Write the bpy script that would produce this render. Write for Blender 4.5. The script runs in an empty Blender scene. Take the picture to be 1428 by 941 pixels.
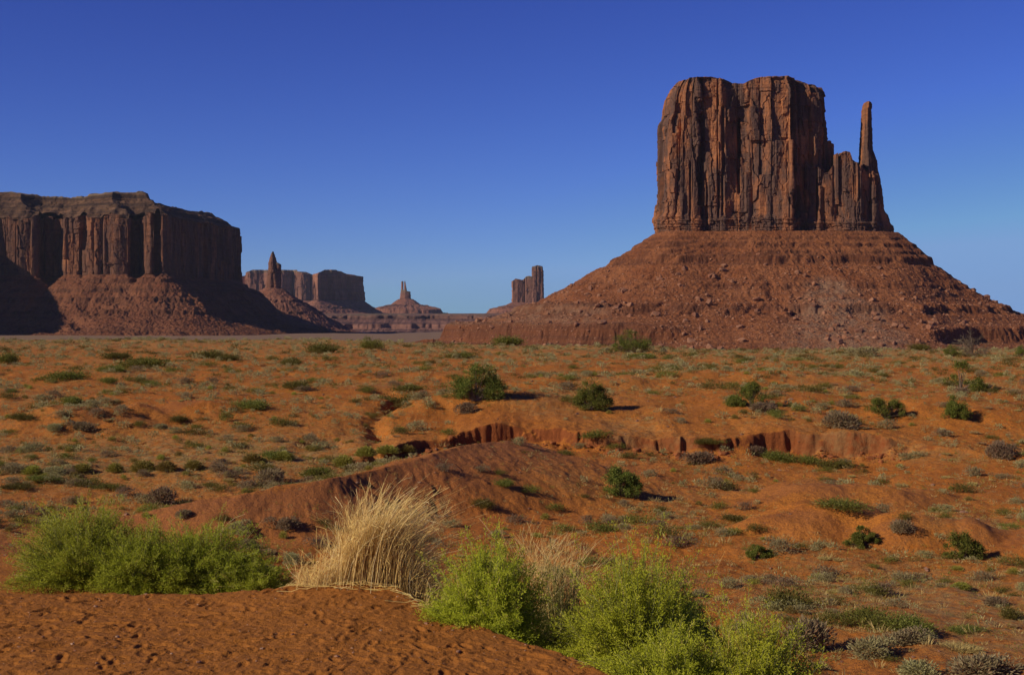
import bpy, math, random
import numpy as np
from mathutils import Vector

# ------------------------------------------------------------------ camera, sky, sun, exposure
SC = bpy.context.scene
COL = SC.collection
F = 2000.0                     # focal length in pixels of a 1428 px wide frame
HORIZON = 440.0                # pixel row of the eye level
cam_d = bpy.data.cameras.new("camera")
cam = bpy.data.objects.new("camera", cam_d)
COL.objects.link(cam)
cam.location = (0, 0, 0)
cam.rotation_euler = (math.radians(90), 0, 0)
cam_d.sensor_width = 36.0
cam_d.lens = 36.0 * F / 1428.0
cam_d.shift_y = -(470.5 - HORIZON) / 1428.0
cam_d.clip_start = 0.1
cam_d.clip_end = 80000.0
SC.camera = cam

SUN_EL = math.radians(27.0)
SUN_BACK = math.radians(25.0)          # how far behind the camera plane the sun stands, on the left
sun_dir = Vector((-math.cos(SUN_BACK) * math.cos(SUN_EL), -math.sin(SUN_BACK) * math.cos(SUN_EL), math.sin(SUN_EL)))
w = bpy.data.worlds.new("World")
SC.world = w
w.use_nodes = True
nt = w.node_tree
nt.nodes.clear()
sky = nt.nodes.new("ShaderNodeTexSky")
sky.sky_type = 'NISHITA'
sky.sun_disc = False
sky.sun_elevation = SUN_EL
sky.sun_rotation = math.atan2(sun_dir.x, sun_dir.y)
sky.altitude = 1700.0
sky.air_density = 1.0
sky.dust_density = 0.0
sky.ozone_density = 1.0
sep = nt.nodes.new("ShaderNodeSeparateColor")
com = nt.nodes.new("ShaderNodeCombineColor")
nt.links.new(sky.outputs[0], sep.inputs[0])
for ch, (pw, k, cap) in enumerate(((1.36, 0.145, 2.0), (1.58, 0.126, 3.2), (1.30, 0.490, 5.8))):   # a polariser's deeper blue
    a_ = nt.nodes.new("ShaderNodeMath"); a_.operation = 'POWER'; a_.inputs[1].default_value = pw
    b_ = nt.nodes.new("ShaderNodeMath"); b_.operation = 'MULTIPLY'; b_.inputs[1].default_value = k
    c_ = nt.nodes.new("ShaderNodeMath"); c_.operation = 'MINIMUM'; c_.inputs[1].default_value = cap
    nt.links.new(sep.outputs[ch], a_.inputs[0]); nt.links.new(a_.outputs[0], b_.inputs[0]); nt.links.new(b_.outputs[0], c_.inputs[0]); nt.links.new(c_.outputs[0], com.inputs[ch])
bg = nt.nodes.new("ShaderNodeBackground")
bg.inputs[1].default_value = 0.10
wo = nt.nodes.new("ShaderNodeOutputWorld")
for ch, f_ in ((1, 0.18), (2, 0.36)):
    lk = com.inputs[ch].links[0].from_socket; red = com.inputs[0].links[0].from_socket
    ad = nt.nodes.new("ShaderNodeMath"); ad.operation = 'MULTIPLY_ADD'; ad.inputs[1].default_value = f_
    nt.links.new(red, ad.inputs[0]); nt.links.new(lk, ad.inputs[2]); nt.links.new(ad.outputs[0], com.inputs[ch])
nt.links.new(com.outputs[0], bg.inputs[0])
nt.links.new(bg.outputs[0], wo.inputs[0])

sd = bpy.data.lights.new("sun", 'SUN')
sd.energy = 4.3
sd.angle = math.radians(0.53)
sd.color = (1.0, 0.88, 0.71)
so = bpy.data.objects.new("sun", sd)
COL.objects.link(so)
so.rotation_euler = sun_dir.to_track_quat('Z', 'Y').to_euler()
so.location = (-60, -30, 60)

SC.view_settings.view_transform = 'Standard'
SC.view_settings.look = 'None'
SC.view_settings.exposure = 0.0
SC.view_settings.gamma = 1.0
SC.render.engine = 'CYCLES'
SC.cycles.use_denoising = True
SC.cycles.denoiser = 'OPENIMAGEDENOISE'
SC.cycles.denoising_input_passes = 'RGB_ALBEDO_NORMAL'
SC.cycles.denoising_prefilter = 'ACCURATE'
SC.cycles.max_bounces = 6
SC.cycles.diffuse_bounces = 3
SC.cycles.transmission_bounces = 3
SC.cycles.transparent_max_bounces = 4
SC.cycles.volume_bounces = 0
SC.cycles.sample_clamp_indirect = 4.0

# ------------------------------------------------------------------ noise
def _hash(ix, iy, iz, seed):
    h = (ix.astype(np.int64) * 374761393 + iy.astype(np.int64) * 668265263 + iz * 2147483647 + seed * 1274126177) & 0xFFFFFFFF
    h = ((h ^ (h >> 13)) * 1274126177) & 0xFFFFFFFF
    h = ((h ^ (h >> 16)) * 2246822519) & 0xFFFFFFFF
    return h ^ (h >> 15)

_ang = np.linspace(0, 2 * np.pi, 256, endpoint=False)
_GX, _GY = np.cos(_ang).astype(np.float32), np.sin(_ang).astype(np.float32)

def noise2(x, y, seed=0):
    """gradient noise, about -1..1"""
    x = np.asarray(x, dtype=np.float64); y = np.asarray(y, dtype=np.float64)
    x, y = np.broadcast_arrays(x, y)
    fx, fy = np.floor(x), np.floor(y)
    ux, uy = (x - fx).astype(np.float32), (y - fy).astype(np.float32)
    ix, iy = fx.astype(np.int64), fy.astype(np.int64)
    def g(dx, dy):
        h = (_hash(ix + dx, iy + dy, 0, seed) >> 8) & 255
        return _GX[h] * (ux - dx) + _GY[h] * (uy - dy)
    sx = ux * ux * ux * (ux * (ux * 6 - 15) + 10)
    sy = uy * uy * uy * (uy * (uy * 6 - 15) + 10)
    a = g(0, 0); a = a + sx * (g(1, 0) - a)
    b = g(0, 1); b = b + sx * (g(1, 1) - b)
    return (a + sy * (b - a)) * 1.5

def fbm(x, y, octaves=4, seed=0, gain=0.5):
    r, a, n = 0.0, 1.0, 0.0
    x = np.asarray(x, dtype=np.float64); y = np.asarray(y, dtype=np.float64)
    c, s = math.cos(0.6), math.sin(0.6)
    for o in range(octaves):
        r = r + a * noise2(x, y, seed + o * 17)
        n += a
        a *= gain
        x, y = (c * x - s * y) * 2.03, (s * x + c * y) * 2.03
    return r / n

def ridged(x, y, octaves=3, seed=0):
    r, a, n = 0.0, 1.0, 0.0
    x = np.asarray(x, dtype=np.float64); y = np.asarray(y, dtype=np.float64)
    for o in range(octaves):
        r = r + a * (1 - 2 * np.abs(noise2(x, y, seed + o * 13)))
        n += a; a *= 0.5
        x, y = x * 2.1 + 3.7, y * 2.1 - 1.3
    return r / n

def rnd1(i, seed=0):
    """random 0..1 per integer (array)"""
    i = np.asarray(i)
    return _hash(i.astype(np.int64), np.zeros_like(i, dtype=np.int64), 0, seed).astype(np.float64) / 4294967296.0

def rnd2(i, j, seed=0):
    i, j = np.broadcast_arrays(np.asarray(i), np.asarray(j))
    return _hash(i.astype(np.int64), j.astype(np.int64), 0, seed).astype(np.float64) / 4294967296.0

def sstep(a, b, x):
    t = np.clip((np.asarray(x, dtype=np.float64) - a) / (b - a), 0, 1)
    return t * t * (3 - 2 * t)

def smax(a, b, k):
    h = np.clip(0.5 + 0.5 * (a - b) / k, 0, 1)
    return b * (1 - h) + a * h + k * h * (1 - h)

def interp(x, pts):
    p = np.array(pts, dtype=np.float64)
    return np.interp(x, p[:, 0], p[:, 1])

# ------------------------------------------------------------------ mesh helpers
def mk(name, V, Fc, mat, parent=None, smooth=False, attrs=None):
    """ONE mesh object from an (n,3) vertex array and a list of face arrays (each (m,k))"""
    me = bpy.data.meshes.new(name)
    V = np.asarray(V, dtype=np.float32).reshape(-1, 3)
    if isinstance(Fc, np.ndarray):
        Fc = [Fc]
    Fc = [np.asarray(f, dtype=np.int32) for f in Fc if len(f)]
    me.vertices.add(len(V))
    me.vertices.foreach_set("co", V.ravel())
    nl = sum(f.size for f in Fc); npoly = sum(len(f) for f in Fc)
    me.loops.add(nl)
    me.loops.foreach_set("vertex_index", np.concatenate([f.ravel() for f in Fc]))
    me.polygons.add(npoly)
    st, o = [], 0
    for f in Fc:
        st.append(o + np.arange(len(f), dtype=np.int32) * f.shape[1]); o += f.size
    me.polygons.foreach_set("loop_start", np.concatenate(st))
    if smooth:
        me.polygons.foreach_set("use_smooth", np.ones(npoly, dtype=bool))
    else:
        me.polygons.foreach_set("use_smooth", np.zeros(npoly, dtype=bool))
    for k, a in (attrs or {}).items():
        at = me.attributes.new(k, 'FLOAT', 'POINT')
        at.data.foreach_set("value", np.asarray(a, dtype=np.float32).ravel())
    me.update(calc_edges=True)
    me.validate()
    if mat is not None:
        me.materials.append(mat)
    ob = bpy.data.objects.new(name, me)
    COL.objects.link(ob)
    if parent is not None:
        ob.parent = parent
    return ob

def grid_faces(nr, nc, wrap=False):
    i = np.arange(nr - 1)[:, None]; j = np.arange(nc if wrap else nc - 1)[None, :]
    a = i * nc + j
    b = i * nc + (j + 1) % nc
    return np.stack([a, b, b + nc, a + nc], -1).reshape(-1, 4)

def tag(o, label=None, cat=None, group=None, kind=None):
    if label: o['label'] = label
    if cat: o['category'] = cat
    if group: o['group'] = group
    if kind: o['kind'] = kind
    return o

def empty(name, loc):
    o = bpy.data.objects.new(name, None)
    COL.objects.link(o)
    o.location = loc
    return o

# ------------------------------------------------------------------ material helpers
class NT:
    def __init__(self, name):
        self.m = bpy.data.materials.new(name)
        self.m.use_nodes = True
        self.t = self.m.node_tree
        self.t.nodes.clear()
        self.out = self.t.nodes.new("ShaderNodeOutputMaterial")
        self.b = self.t.nodes.new("ShaderNodeBsdfPrincipled")
        self.b.inputs['Specular IOR Level'].default_value = 0.15
        self.b.inputs['Roughness'].default_value = 0.95
        self.t.links.new(self.b.outputs[0], self.out.inputs[0])
    def n(self, typ, **kw):
        nd = self.t.nodes.new(typ)
        for k, v in kw.items():
            setattr(nd, k, v)
        return nd
    def l(self, a, b):
        self.t.links.new(a, b)
    def pos(self):
        return self.n("ShaderNodeNewGeometry").outputs['Position']
    def mapping(self, vec, scale, rot=(0, 0, 0)):
        mp = self.n("ShaderNodeMapping")
        mp.inputs['Scale'].default_value = scale
        mp.inputs['Rotation'].default_value = rot
        self.l(vec, mp.inputs[0])
        return mp.outputs[0]
    def noise(self, vec, scale, detail=4, rough=0.55, dist=0.0):
        nd = self.n("ShaderNodeTexNoise")
        nd.inputs['Scale'].default_value = scale
        nd.inputs['Detail'].default_value = detail
        nd.inputs['Roughness'].default_value = rough
        nd.inputs['Distortion'].default_value = dist
        if vec is not None: self.l(vec, nd.inputs['Vector'])
        return nd.outputs[0]
    def ramp(self, fac, stops, interp='LINEAR'):
        r = self.n("ShaderNodeValToRGB")
        cr = r.color_ramp
        cr.interpolation = interp
        while len(cr.elements) < len(stops): cr.elements.new(0.5)
        for e, (p, c) in zip(cr.elements, stops):
            e.position = p
            e.color = (c, c, c, 1) if not hasattr(c, '__len__') else (*c, 1)
        self.l(fac, r.inputs[0])
        return r.outputs[0]
    def mix(self, fac, a, b, mode='MIX'):
        m = self.n("ShaderNodeMix", data_type='RGBA', blend_type=mode)
        if hasattr(fac, 'links'): self.l(fac, m.inputs[0])
        else: m.inputs[0].default_value = fac
        for s, v in ((m.inputs[6], a), (m.inputs[7], b)):
            if hasattr(v, 'links'): self.l(v, s)
            else: s.default_value = (*v, 1)
        return m.outputs[2]
    def math(self, op, a, b=None, c=None):
        m = self.n("ShaderNodeMath", operation=op)
        for s, v in zip(m.inputs, (a, b, c)):
            if v is None: continue
            if hasattr(v, 'links'): self.l(v, s)
            else: s.default_value = v
        return m.outputs[0]
    def attr(self, name):
        return self.n("ShaderNodeAttribute", attribute_name=name).outputs['Fac']
    def bump(self, h, strength, dist, normal=None):
        b = self.n("ShaderNodeBump")
        b.inputs['Strength'].default_value = strength
        b.inputs['Distance'].default_value = dist
        self.l(h, b.inputs['Height'])
        if normal is not None: self.l(normal, b.inputs['Normal'])
        return b.outputs[0]
    def color(self, c):
        self.l(c, self.b.inputs['Base Color'])
    def normal(self, n):
        self.l(n, self.b.inputs['Normal'])

# ------------------------------------------------------------------ terrain height
_prof = np.array([(-60, -7.2), (10, -7.2), (22, -7.3), (30, -7.55), (43, -8.75), (52, -9.15), (60, -9.3), (70, -9.15), (78, -8.85), (86, -8.35), (94, -7.45), (105, -6.1),
                  (120, -5.6), (140, -5.35), (170, -5.1), (215, -5.05), (245, -5.1), (262, -5.9), (330, -14), (420, -27), (520, -33), (1000, -35), (1600, -36), (3000, -38),
                  (4000, -46), (4700, -92), (60000, -92)], dtype=np.float64)
_ty = np.arange(-60, 600, 0.25)
_tz = np.interp(_ty, _prof[:, 0], _prof[:, 1])
_k = np.exp(-0.5 * (np.arange(-40, 41) / 12.0) ** 2); _k /= _k.sum()
_tz = np.convolve(np.pad(_tz, 40, mode='edge'), _k, mode='valid')

def base_profile(y):
    return np.where(y < 595, np.interp(y, _ty, _tz), np.interp(y, _prof[:, 0], _prof[:, 1]))

SAND_EDGE = [(-20, 13.3), (-8, 12.95), (-4.6, 12.95), (-3.3, 12.92), (-2.0, 12.9), (-1.44, 12.85), (-1.0, 12.7), (-0.56, 12.0), (0.14, 11.04), (0.46, 10.6), (0.73, 10.0), (1.3, 8.6), (2.2, 7.0), (4, 4.5), (9, 0.0), (30, -20)]
BANK_Y = [(-40, 88), (-12, 82), (-8.5, 84.5), (-6, 88.5), (-3, 91.5), (0, 91.8), (4, 91.0), (6, 90), (10, 89.6), (13, 89.2), (16, 90.4), (20, 90.1), (24, 88.6), (28, 86), (33, 83), (60, 78)]
BANK_H = [(-40, 0), (-11, 0), (-8.5, .6), (-6, .8), (-3.4, 1.1), (-2, 1.3), (4.2, 1.25), (5.5, 1.0), (7, .85), (10.5, .85), (12.3, .7), (14.3, .85), (15.6, 1.35), (19, 1.45), (22, 1.15), (23.8, .6), (26, .3), (30, .2), (42, 0)]
RIDGE = np.array([(-19, 59.5, -8.9), (-15.4, 60, -8.2), (-11.6, 60.6, -7.55), (-8.8, 62, -7.2), (-6.9, 64.5, -7.08), (-4.56, 68, -6.8), (-2.3, 73, -6.5), (-0.54, 77, -6.62), (1.2, 80, -7.05), (3.2, 82.5, -8.0)])
MOUNDS = [(13.3, 60.5, 4.6, 3.4, 1.25), (16.6, 57.5, 3.6, 2.8, 1.15), (21.0, 56.0, 3.5, 3, .9), (16.2, 72, 6.5, 4.5, .8), (-29, 97, 6, 5, 1.0), (-23, 101, 4, 4, .6), (7, 118, 9, 6, .6), (-7, 128, 10, 6, .5),
          (22, 128, 12, 8, .6), (3, 150, 12, 8, .5), (-38, 130, 14, 9, .5), (32, 100, 8, 6, .7), (26, 45, 6, 5, .6), (-1, 104, 7, 5, .7)]

def seg_dist(px, py, line):
    """distance to a polyline, the parameter along it (vertex index) and the side (+ = right of its direction)"""
    best = np.full(px.shape, 1e9); par = np.zeros(px.shape); side = np.zeros(px.shape)
    for i in range(len(line) - 1):
        ax, ay = line[i][:2]; bx, by = line[i + 1][:2]
        dx, dy = bx - ax, by - ay
        t = np.clip(((px - ax) * dx + (py - ay) * dy) / (dx * dx + dy * dy), 0, 1)
        qx, qy = px - ax - t * dx, py - ay - t * dy
        d = np.hypot(qx, qy)
        m = d < best
        best = np.where(m, d, best); par = np.where(m, i + t, par)
        side = np.where(m, np.sign(dy * qx - dx * qy), side)
    return best, par, side

def terrain(x, y, fine=True):
    x = np.asarray(x, dtype=np.float64); y = np.asarray(y, dtype=np.float64)
    x, y = np.broadcast_arrays(x, y)
    z = base_profile(y)
    near = y < 700
    # tilt of the far rim: left side is a little higher in the picture
    rim = sstep(120, 240, y) * (1 - sstep(255, 420, y))
    z = z + rim * (0.95 * sstep(0, -35, x) - 0.75 * sstep(8, 40, x))
    # rolling relief
    att = sstep(16, 34, y) * (1 - sstep(300, 800, y))
    z = z + att * (0.38 * fbm(x / 24, y / 24, 3, 5) + 0.22 * fbm(x / 7, y / 9, 3, 11))
    gully = ridged(x / 11 + 0.4 * fbm(x / 6, y / 6, 2, 3), y / 17, 2, 23)
    z = z - att * 0.32 * np.clip(gully - 0.35, 0, 1) ** 1.3 * 1.6
    for mx, my, rx, ry, h in MOUNDS:
        q = ((x - mx) / rx) ** 2 + ((y - my) / ry) ** 2
        q = q + 0.25 * noise2(x / 2.5, y / 2.5, 31)
        z = z + h * np.clip(1 - q, 0, 1) ** 1.15
    # middle ridge
    xx = x + 0.5 * noise2(x / 3, y / 3, 41); yy = y + 0.5 * noise2(x / 3, y / 3, 43)
    d, par, side = seg_dist(xx, yy, RIDGE[:, :2])
    cz = np.interp(par, np.arange(len(RIDGE)), RIDGE[:, 2])
    front = np.interp(par, np.arange(len(RIDGE)), [.3, .38, .45, .5, .48, .34, .22, .16, .15, .15])
    rill = ridged(par * 2.6 + 0.9 * noise2(x / 2.6, y / 2.6, 8) + 0.25 * d, d * 0.22, 2, 77)
    rill2 = ridged(par * 8.0 + 0.5 * noise2(x / 1.2, y / 1.2, 18) + 0.9 * d, d * 0.5, 2, 79)
    env = np.clip(0.5 + 0.8 * noise2(par * 0.9, d * 0.2, 81), 0.1, 1) * sstep(0.05, 1.1, d)
    frontz = cz - front * d - env * ((0.07 + 0.34 * np.exp(-((par - 4.0) / 0.8) ** 2)) * np.clip(rill, 0, 1) ** 1.5 + 0.05 * np.clip(rill2, 0, 1))
    backz = cz - 0.16 * d
    rz = np.where(side > 0, frontz, backz)
    rz = rz - 0.05 * d * d * (d < 1) - np.where(d >= 1, 0.1 * d - 0.05, 0)
    z = smax(z, rz, 0.25)
    # cut bank
    by = interp(x, BANK_Y); bh = interp(x, BANK_H)
    bh = bh * (1.05 + 0.45 * noise2(x / 2.7, 4.4, 97) + 0.2 * noise2(x / 0.8, 2.4, 99))
    by = by + 1.0 * fbm(x / 5, 0.3, 3, 91) + 0.4 * np.abs(fbm(x / 1.7, y / 6, 3, 93)) + 0.36 * np.clip(ridged(x / 3.1 + 0.3 * noise2(x / 0.9, y / 1.2, 92), y / 14, 3, 95), -.2, 1) + 0.10 * fbm(x / 0.5, y / 0.4, 3, 94)
    s = y - by
    low = np.exp(-np.clip(-s, 0, 200) / 7.0); up = np.exp(-np.clip(s, 0, 200) / 9.0)
    cr_ = 0.75 * sstep(-0.1, 0.5, noise2(x / 2.1, 7.7, 96))                    # where the bank has slumped
    edge = (0.88 - 0.42 * cr_) * sstep(-0.34 - 0.5 * cr_, 0.12, s + 0.10 * noise2(x / 0.6, y / 0.5, 100)) + (0.12 + 0.42 * cr_) * sstep(-1.7, -0.2, s + 0.5 * noise2(x / 0.7, y / 0.7, 98))
    z = z + bh * np.where(s < 0.12, -0.55 * low * (1 - edge) + 0.45 * edge, 0.45 * up) * sstep(60, 66, y) * (1 - sstep(110, 125, y))
    # wash gully at the left end of the bank
    d2, p2, _ = seg_dist(x + 0.5 * noise2(x / 2, y / 2, 55), y, np.array([(-6.5, 84), (-8.2, 86), (-8.6, 92), (-9.5, 99), (-8.4, 106), (-10, 114)]))
    z = z - 0.75 * np.exp(-(d2 / 0.7) ** 2) * (0.4 + 0.6 * np.sin(p2 * 2.1) ** 2)
    if fine:
        a2 = sstep(14, 24, y) * (1 - sstep(250, 320, y))
        z = z + a2 * (0.09 * fbm(x / 1.7, y / 2.1, 3, 61) + 0.07 * fbm(x / 0.55, y / 0.8, 3, 67))
        far = sstep(400, 900, y)
        z = z + far * 2.5 * fbm(x / 160, y / 160, 4, 71)
    # foreground sand with its edge
    ye = interp(x, SAND_EDGE) + 0.12 * noise2(x / 0.9, 0.2, 101) + 0.08 * noise2(x / 0.3, 0.7, 103) + 0.05 * noise2(x / 0.09, 0.7, 104)
    de = (y - ye) * np.where(x > -0.9, 0.72, 1.0)
    sandz = -2.5 + 0.11 * np.exp(-(((x + 1.45) / 1.0) ** 2 + ((y - 12.9) / 1.3) ** 2)) + 0.03 * fbm(x / 1.6, y / 1.6, 3, 107) - 0.03 * np.clip(11 - y, 0, 20) * 0.2
    dr_ = np.clip(de, 0, 100)
    right = -2.54 - 0.24 * np.minimum(dr_, 1.7) - 0.72 * np.clip(dr_ - 1.7, 0, 100) - 0.06 * sstep(0, 0.25, dr_)
    dl = np.clip(de, 0, 100)
    left = -2.5 - 0.20 * sstep(0, 0.28, dl) + 0.04 * sstep(0.5, 1.2, dl) - 0.40 * np.clip(dl - 3.0, 0, 100)
    wl = sstep(-1.9, -3.1, x)
    slope = wl * left + (1 - wl) * right + 0.05 * fbm(x / 0.8, y / 0.8, 3, 109)
    out = sstep(-0.12, 0.06, de)
    fgz = sandz * (1 - out) + slope * out
    z = np.where(y < 60, smax(z, np.where(de < 1, np.maximum(fgz, z), fgz), 0.12), z)
    if fine:
        z = z + 0.44 * footprints(x, y) * (1 - sstep(-0.15, 0.05, de)) * (y < 16)
    return z

_fp = None
def footprints(x, y):
    """trampled sand: many small dents with soft rims"""
    m = (y > 7.5) & (y < 14) & (np.abs(x) < 7)
    out = np.zeros(x.shape)
    if not m.any():
        return out
    xm, ym = x[m], y[m]
    v = 0.030 * fbm(xm / 0.40, ym / 0.45, 3, 201) + 0.006 * fbm(xm / 0.10, ym / 0.09, 2, 205)
    for layer, (cell, depth, L, W) in enumerate([(0.47, .024, .14, .045), (0.31, .026, .10, .034), (0.21, .026, .07, .028), (0.14, .019, .05, .022), (0.09, .011, .035, .015)]):
        ci, cj = np.floor(xm / cell), np.floor(ym / cell)
        for di in (-1, 0, 1):
            for dj in (-1, 0, 1):
                i, j = ci + di, cj + dj
                k = 300 + layer * 11
                px = (i + rnd2(i, j, k)) * cell; py = (j + rnd2(i, j, k + 1)) * cell
                a = rnd2(i, j, k + 2) * 6.283
                on = rnd2(i, j, k + 3) < (0.55 if layer < 2 else 0.62)
                dx, dy = xm - px, ym - py
                u = (dx * np.cos(a) + dy * np.sin(a)) / L
                t = (-dx * np.sin(a) + dy * np.cos(a)) / W
                q = u * u + t * t
                dep = depth * (0.5 + 0.8 * rnd2(i, j, k + 4))
                v = v + on * dep * (-np.exp(-q * q * 0.8) + 0.75 * np.exp(-((np.sqrt(q) - 1.5) / 0.34) ** 2) * (0.6 + 0.6 * np.cos(3 * a + u)))
    out[m] = 0.05 * np.tanh(v / 0.05)
    return out

def ground_hit(px, py, ymin=14.0, ymax=300.0):
    """where the sight line through a pixel of the photograph first meets the terrain"""
    ys = np.exp(np.linspace(math.log(ymin), math.log(ymax), 1800))
    xs = (px - 714.0) / F * ys
    zs = (HORIZON - py) / F * ys
    h = terrain(xs, ys, fine=False)
    below = np.nonzero(h >= zs)[0]
    i = below[0] if len(below) else int(np.argmin(np.abs(h - zs) / ys))
    return float(xs[i]), float(ys[i]), float(h[i])

# ------------------------------------------------------------------ ground sheet
def ground_material():
    g = NT("red_earth")
    p = g.pos()
    big = g.noise(p, 0.09, 4, 0.6)
    mid = g.noise(p, 0.7, 6, 0.62)
    fine = g.noise(p, 9.0, 5, 0.65)
    peb = g.noise(p, 34.0, 3, 0.7)
    c = g.mix(g.ramp(mid, [(0.30, 0.0), (0.72, 1.0)]), (0.42, 0.128, 0.014), (0.57, 0.196, 0.027))
    c = g.mix(g.ramp(big, [(0.42, 0.0), (0.68, 1.0)]), c, (0.53, 0.195, 0.032))
    c = g.mix(g.ramp(fine, [(0.45, 0.0), (0.66, 0.8)]), c, (0.21, 0.071, 0.020))
    c = g.mix(g.ramp(peb, [(0.58, 0.0), (0.70, 0.6)]), c, (0.42, 0.23, 0.12))
    clod = g.noise(p, 2.8, 6, 0.7)
    c = g.mix(g.ramp(clod, [(0.52, 0.0), (0.66, 0.55)]), c, (0.235, 0.080, 0.026))
    # pebble pavement: browner and darker, on the ridge and the mounds
    c = g.mix(g.math('MULTIPLY', g.attr("pebble"), g.ramp(fine, [(0.25, 0.45), (0.7, 1.0)])), c, (0.29, 0.108, 0.040))
    # bank earth, with the shade of its side-lit face put into the colour
    c = g.mix(g.attr("bank"), c, g.mix(g.noise(g.mapping(p, (1.6, 1.6, 5.0)), 1.0, 5, 0.65), (0.17, 0.048, 0.013), (0.31, 0.092, 0.026)))
    # dry grass cover, patchy
    gr = g.noise(p, 1.6, 6, 0.7)
    c = g.mix(g.math('MULTIPLY', g.attr("drygrass"), g.ramp(gr, [(0.40, 0.0), (0.62, 0.85)])), c, (0.34, 0.25, 0.10))
    # grey gravel flat far off
    c = g.mix(g.attr("gravel"), c, g.mix(g.noise(p, 0.05, 5, 0.6), (0.20, 0.118, 0.064), (0.27, 0.175, 0.100)))
    sand = g.attr("sand")
    sc = g.mix(g.noise(p, 5.0, 5, 0.6), (0.26, 0.090, 0.013), (0.34, 0.125, 0.022))
    sc = g.mix(g.ramp(g.noise(p, 90.0, 2, 0.6), [(0.62, 0.0), (0.72, 0.5)]), sc, (0.40, 0.20, 0.10))
    c = g.mix(sand, c, sc)
    g.color(c)
    h = g.math('ADD', g.math('MULTIPLY', fine, 0.6), g.math('MULTIPLY', peb, 0.35))
    bs = g.math('MULTIPLY_ADD', g.attr('sand'), -0.75, 1.0)
    n = g.bump(g.math('MULTIPLY', bs, g.math('ADD', h, g.math('MULTIPLY', clod, 1.3))), 1.0, 0.11)
    n = g.bump(g.noise(p, 60.0, 3, 0.7), 0.3, 0.006, n)
    g.normal(n)
    return g.m

rows = np.concatenate([np.array([-60, -40, -25, -15, -8, -3, 0, 2, 4, 5.5, 6.5, 7.2]), np.arange(7.7, 14.0, 0.0145), np.arange(14.0, 18.0, 0.05), np.arange(18.0, 28.0, 0.25),
                       np.exp(np.linspace(math.log(28.0), math.log(62.0), 320))[:-1], np.arange(62, 78, 0.085), np.arange(78, 95, 0.065), np.exp(np.linspace(math.log(95.0), math.log(270.0), 330)),
                       np.exp(np.linspace(math.log(275.0), math.log(14000.0), 160))])
NC = 1150
u = np.linspace(-1, 1, NC)
u = np.sign(u) * (0.72 * np.abs(u) + 0.28 * np.abs(u) ** 3)      # denser towards the middle of the view
half = np.where(rows < 20, 7.4 + np.clip(rows - 14, 0, 6) * 0.55, 0.36 * rows + 3.5) / 0.80
half = np.where(rows < 7, 60, half)
half = np.maximum(half, np.where(rows > 900, rows * 0.8, 0))
X = u[None, :] * half[:, None]
Y = np.broadcast_to(rows[:, None], X.shape)
Z = terrain(X, Y)
ye = interp(X, SAND_EDGE)
a_sand = 1 - sstep(-0.1, 0.35, Y - ye)
a_sand = np.where((X < -1.8) & (Y < 17), np.maximum(a_sand, 1 - sstep(15, 17, Y)), a_sand)
dR, pR, sR = seg_dist(X, Y, RIDGE[:, :2])
a_peb = np.exp(-(dR / 5.0) ** 2) * np.where(sR > 0, 1.0, 0.5) * sstep(40, 50, Y)
for mx, my, rx, ry, h in MOUNDS[:6]:
    a_peb = np.maximum(a_peb, 0.6 * np.clip(1.1 - ((X - mx) / rx) ** 2 - ((Y - my + .4) / ry) ** 2, 0, 1) * sstep(.3, .65, 0.5 + noise2(X / 3, Y / 3, 119)))
gz = np.gradient(Z, axis=0) / np.maximum(np.gradient(rows)[:, None], 1e-6)
a_bank = sstep(0.5, 1.3, gz) * (Y > 70) * (Y < 115)
a_dry = sstep(150, 235, Y) * (1 - sstep(300, 600, Y)) * 0.9 + 0.55 * sstep(0.05, 0.5, fbm(X / 13, Y / 16, 3, 131)) * sstep(26, 40, Y) * (1 - sstep(150, 200, Y))
a_dry = np.maximum(a_dry, 0.9 * np.exp(-((Y - 84) / 9) ** 2) * sstep(-4, -12, X)) * (1 - np.clip(a_peb * 1.3, 0, 1))
a_dry = np.maximum(a_dry, 0.75 * sstep(30, 38, Y) * (1 - sstep(46, 55, Y)) * sstep(6, 11, X))
a_grav = sstep(700, 1200, Y) * sstep(350, -150, X)
G = mk("ground", np.stack([X, Y, Z], -1).reshape(-1, 3), grid_faces(len(rows), NC), ground_material(), smooth=True,
       attrs=dict(sand=a_sand, pebble=a_peb, bank=a_bank, drygrass=np.clip(a_dry, 0, 1), gravel=a_grav))
tag(G, kind='structure')
del X, Y, Z, ye, a_sand, a_peb, a_dry, a_bank, a_grav, gz, dR, pR, sR

# ------------------------------------------------------------------ rock
def px_x(px, Yd): return (px - 714.0) / F * Yd
def px_z(py, Yd): return (HORIZON - py) / F * Yd

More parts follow.
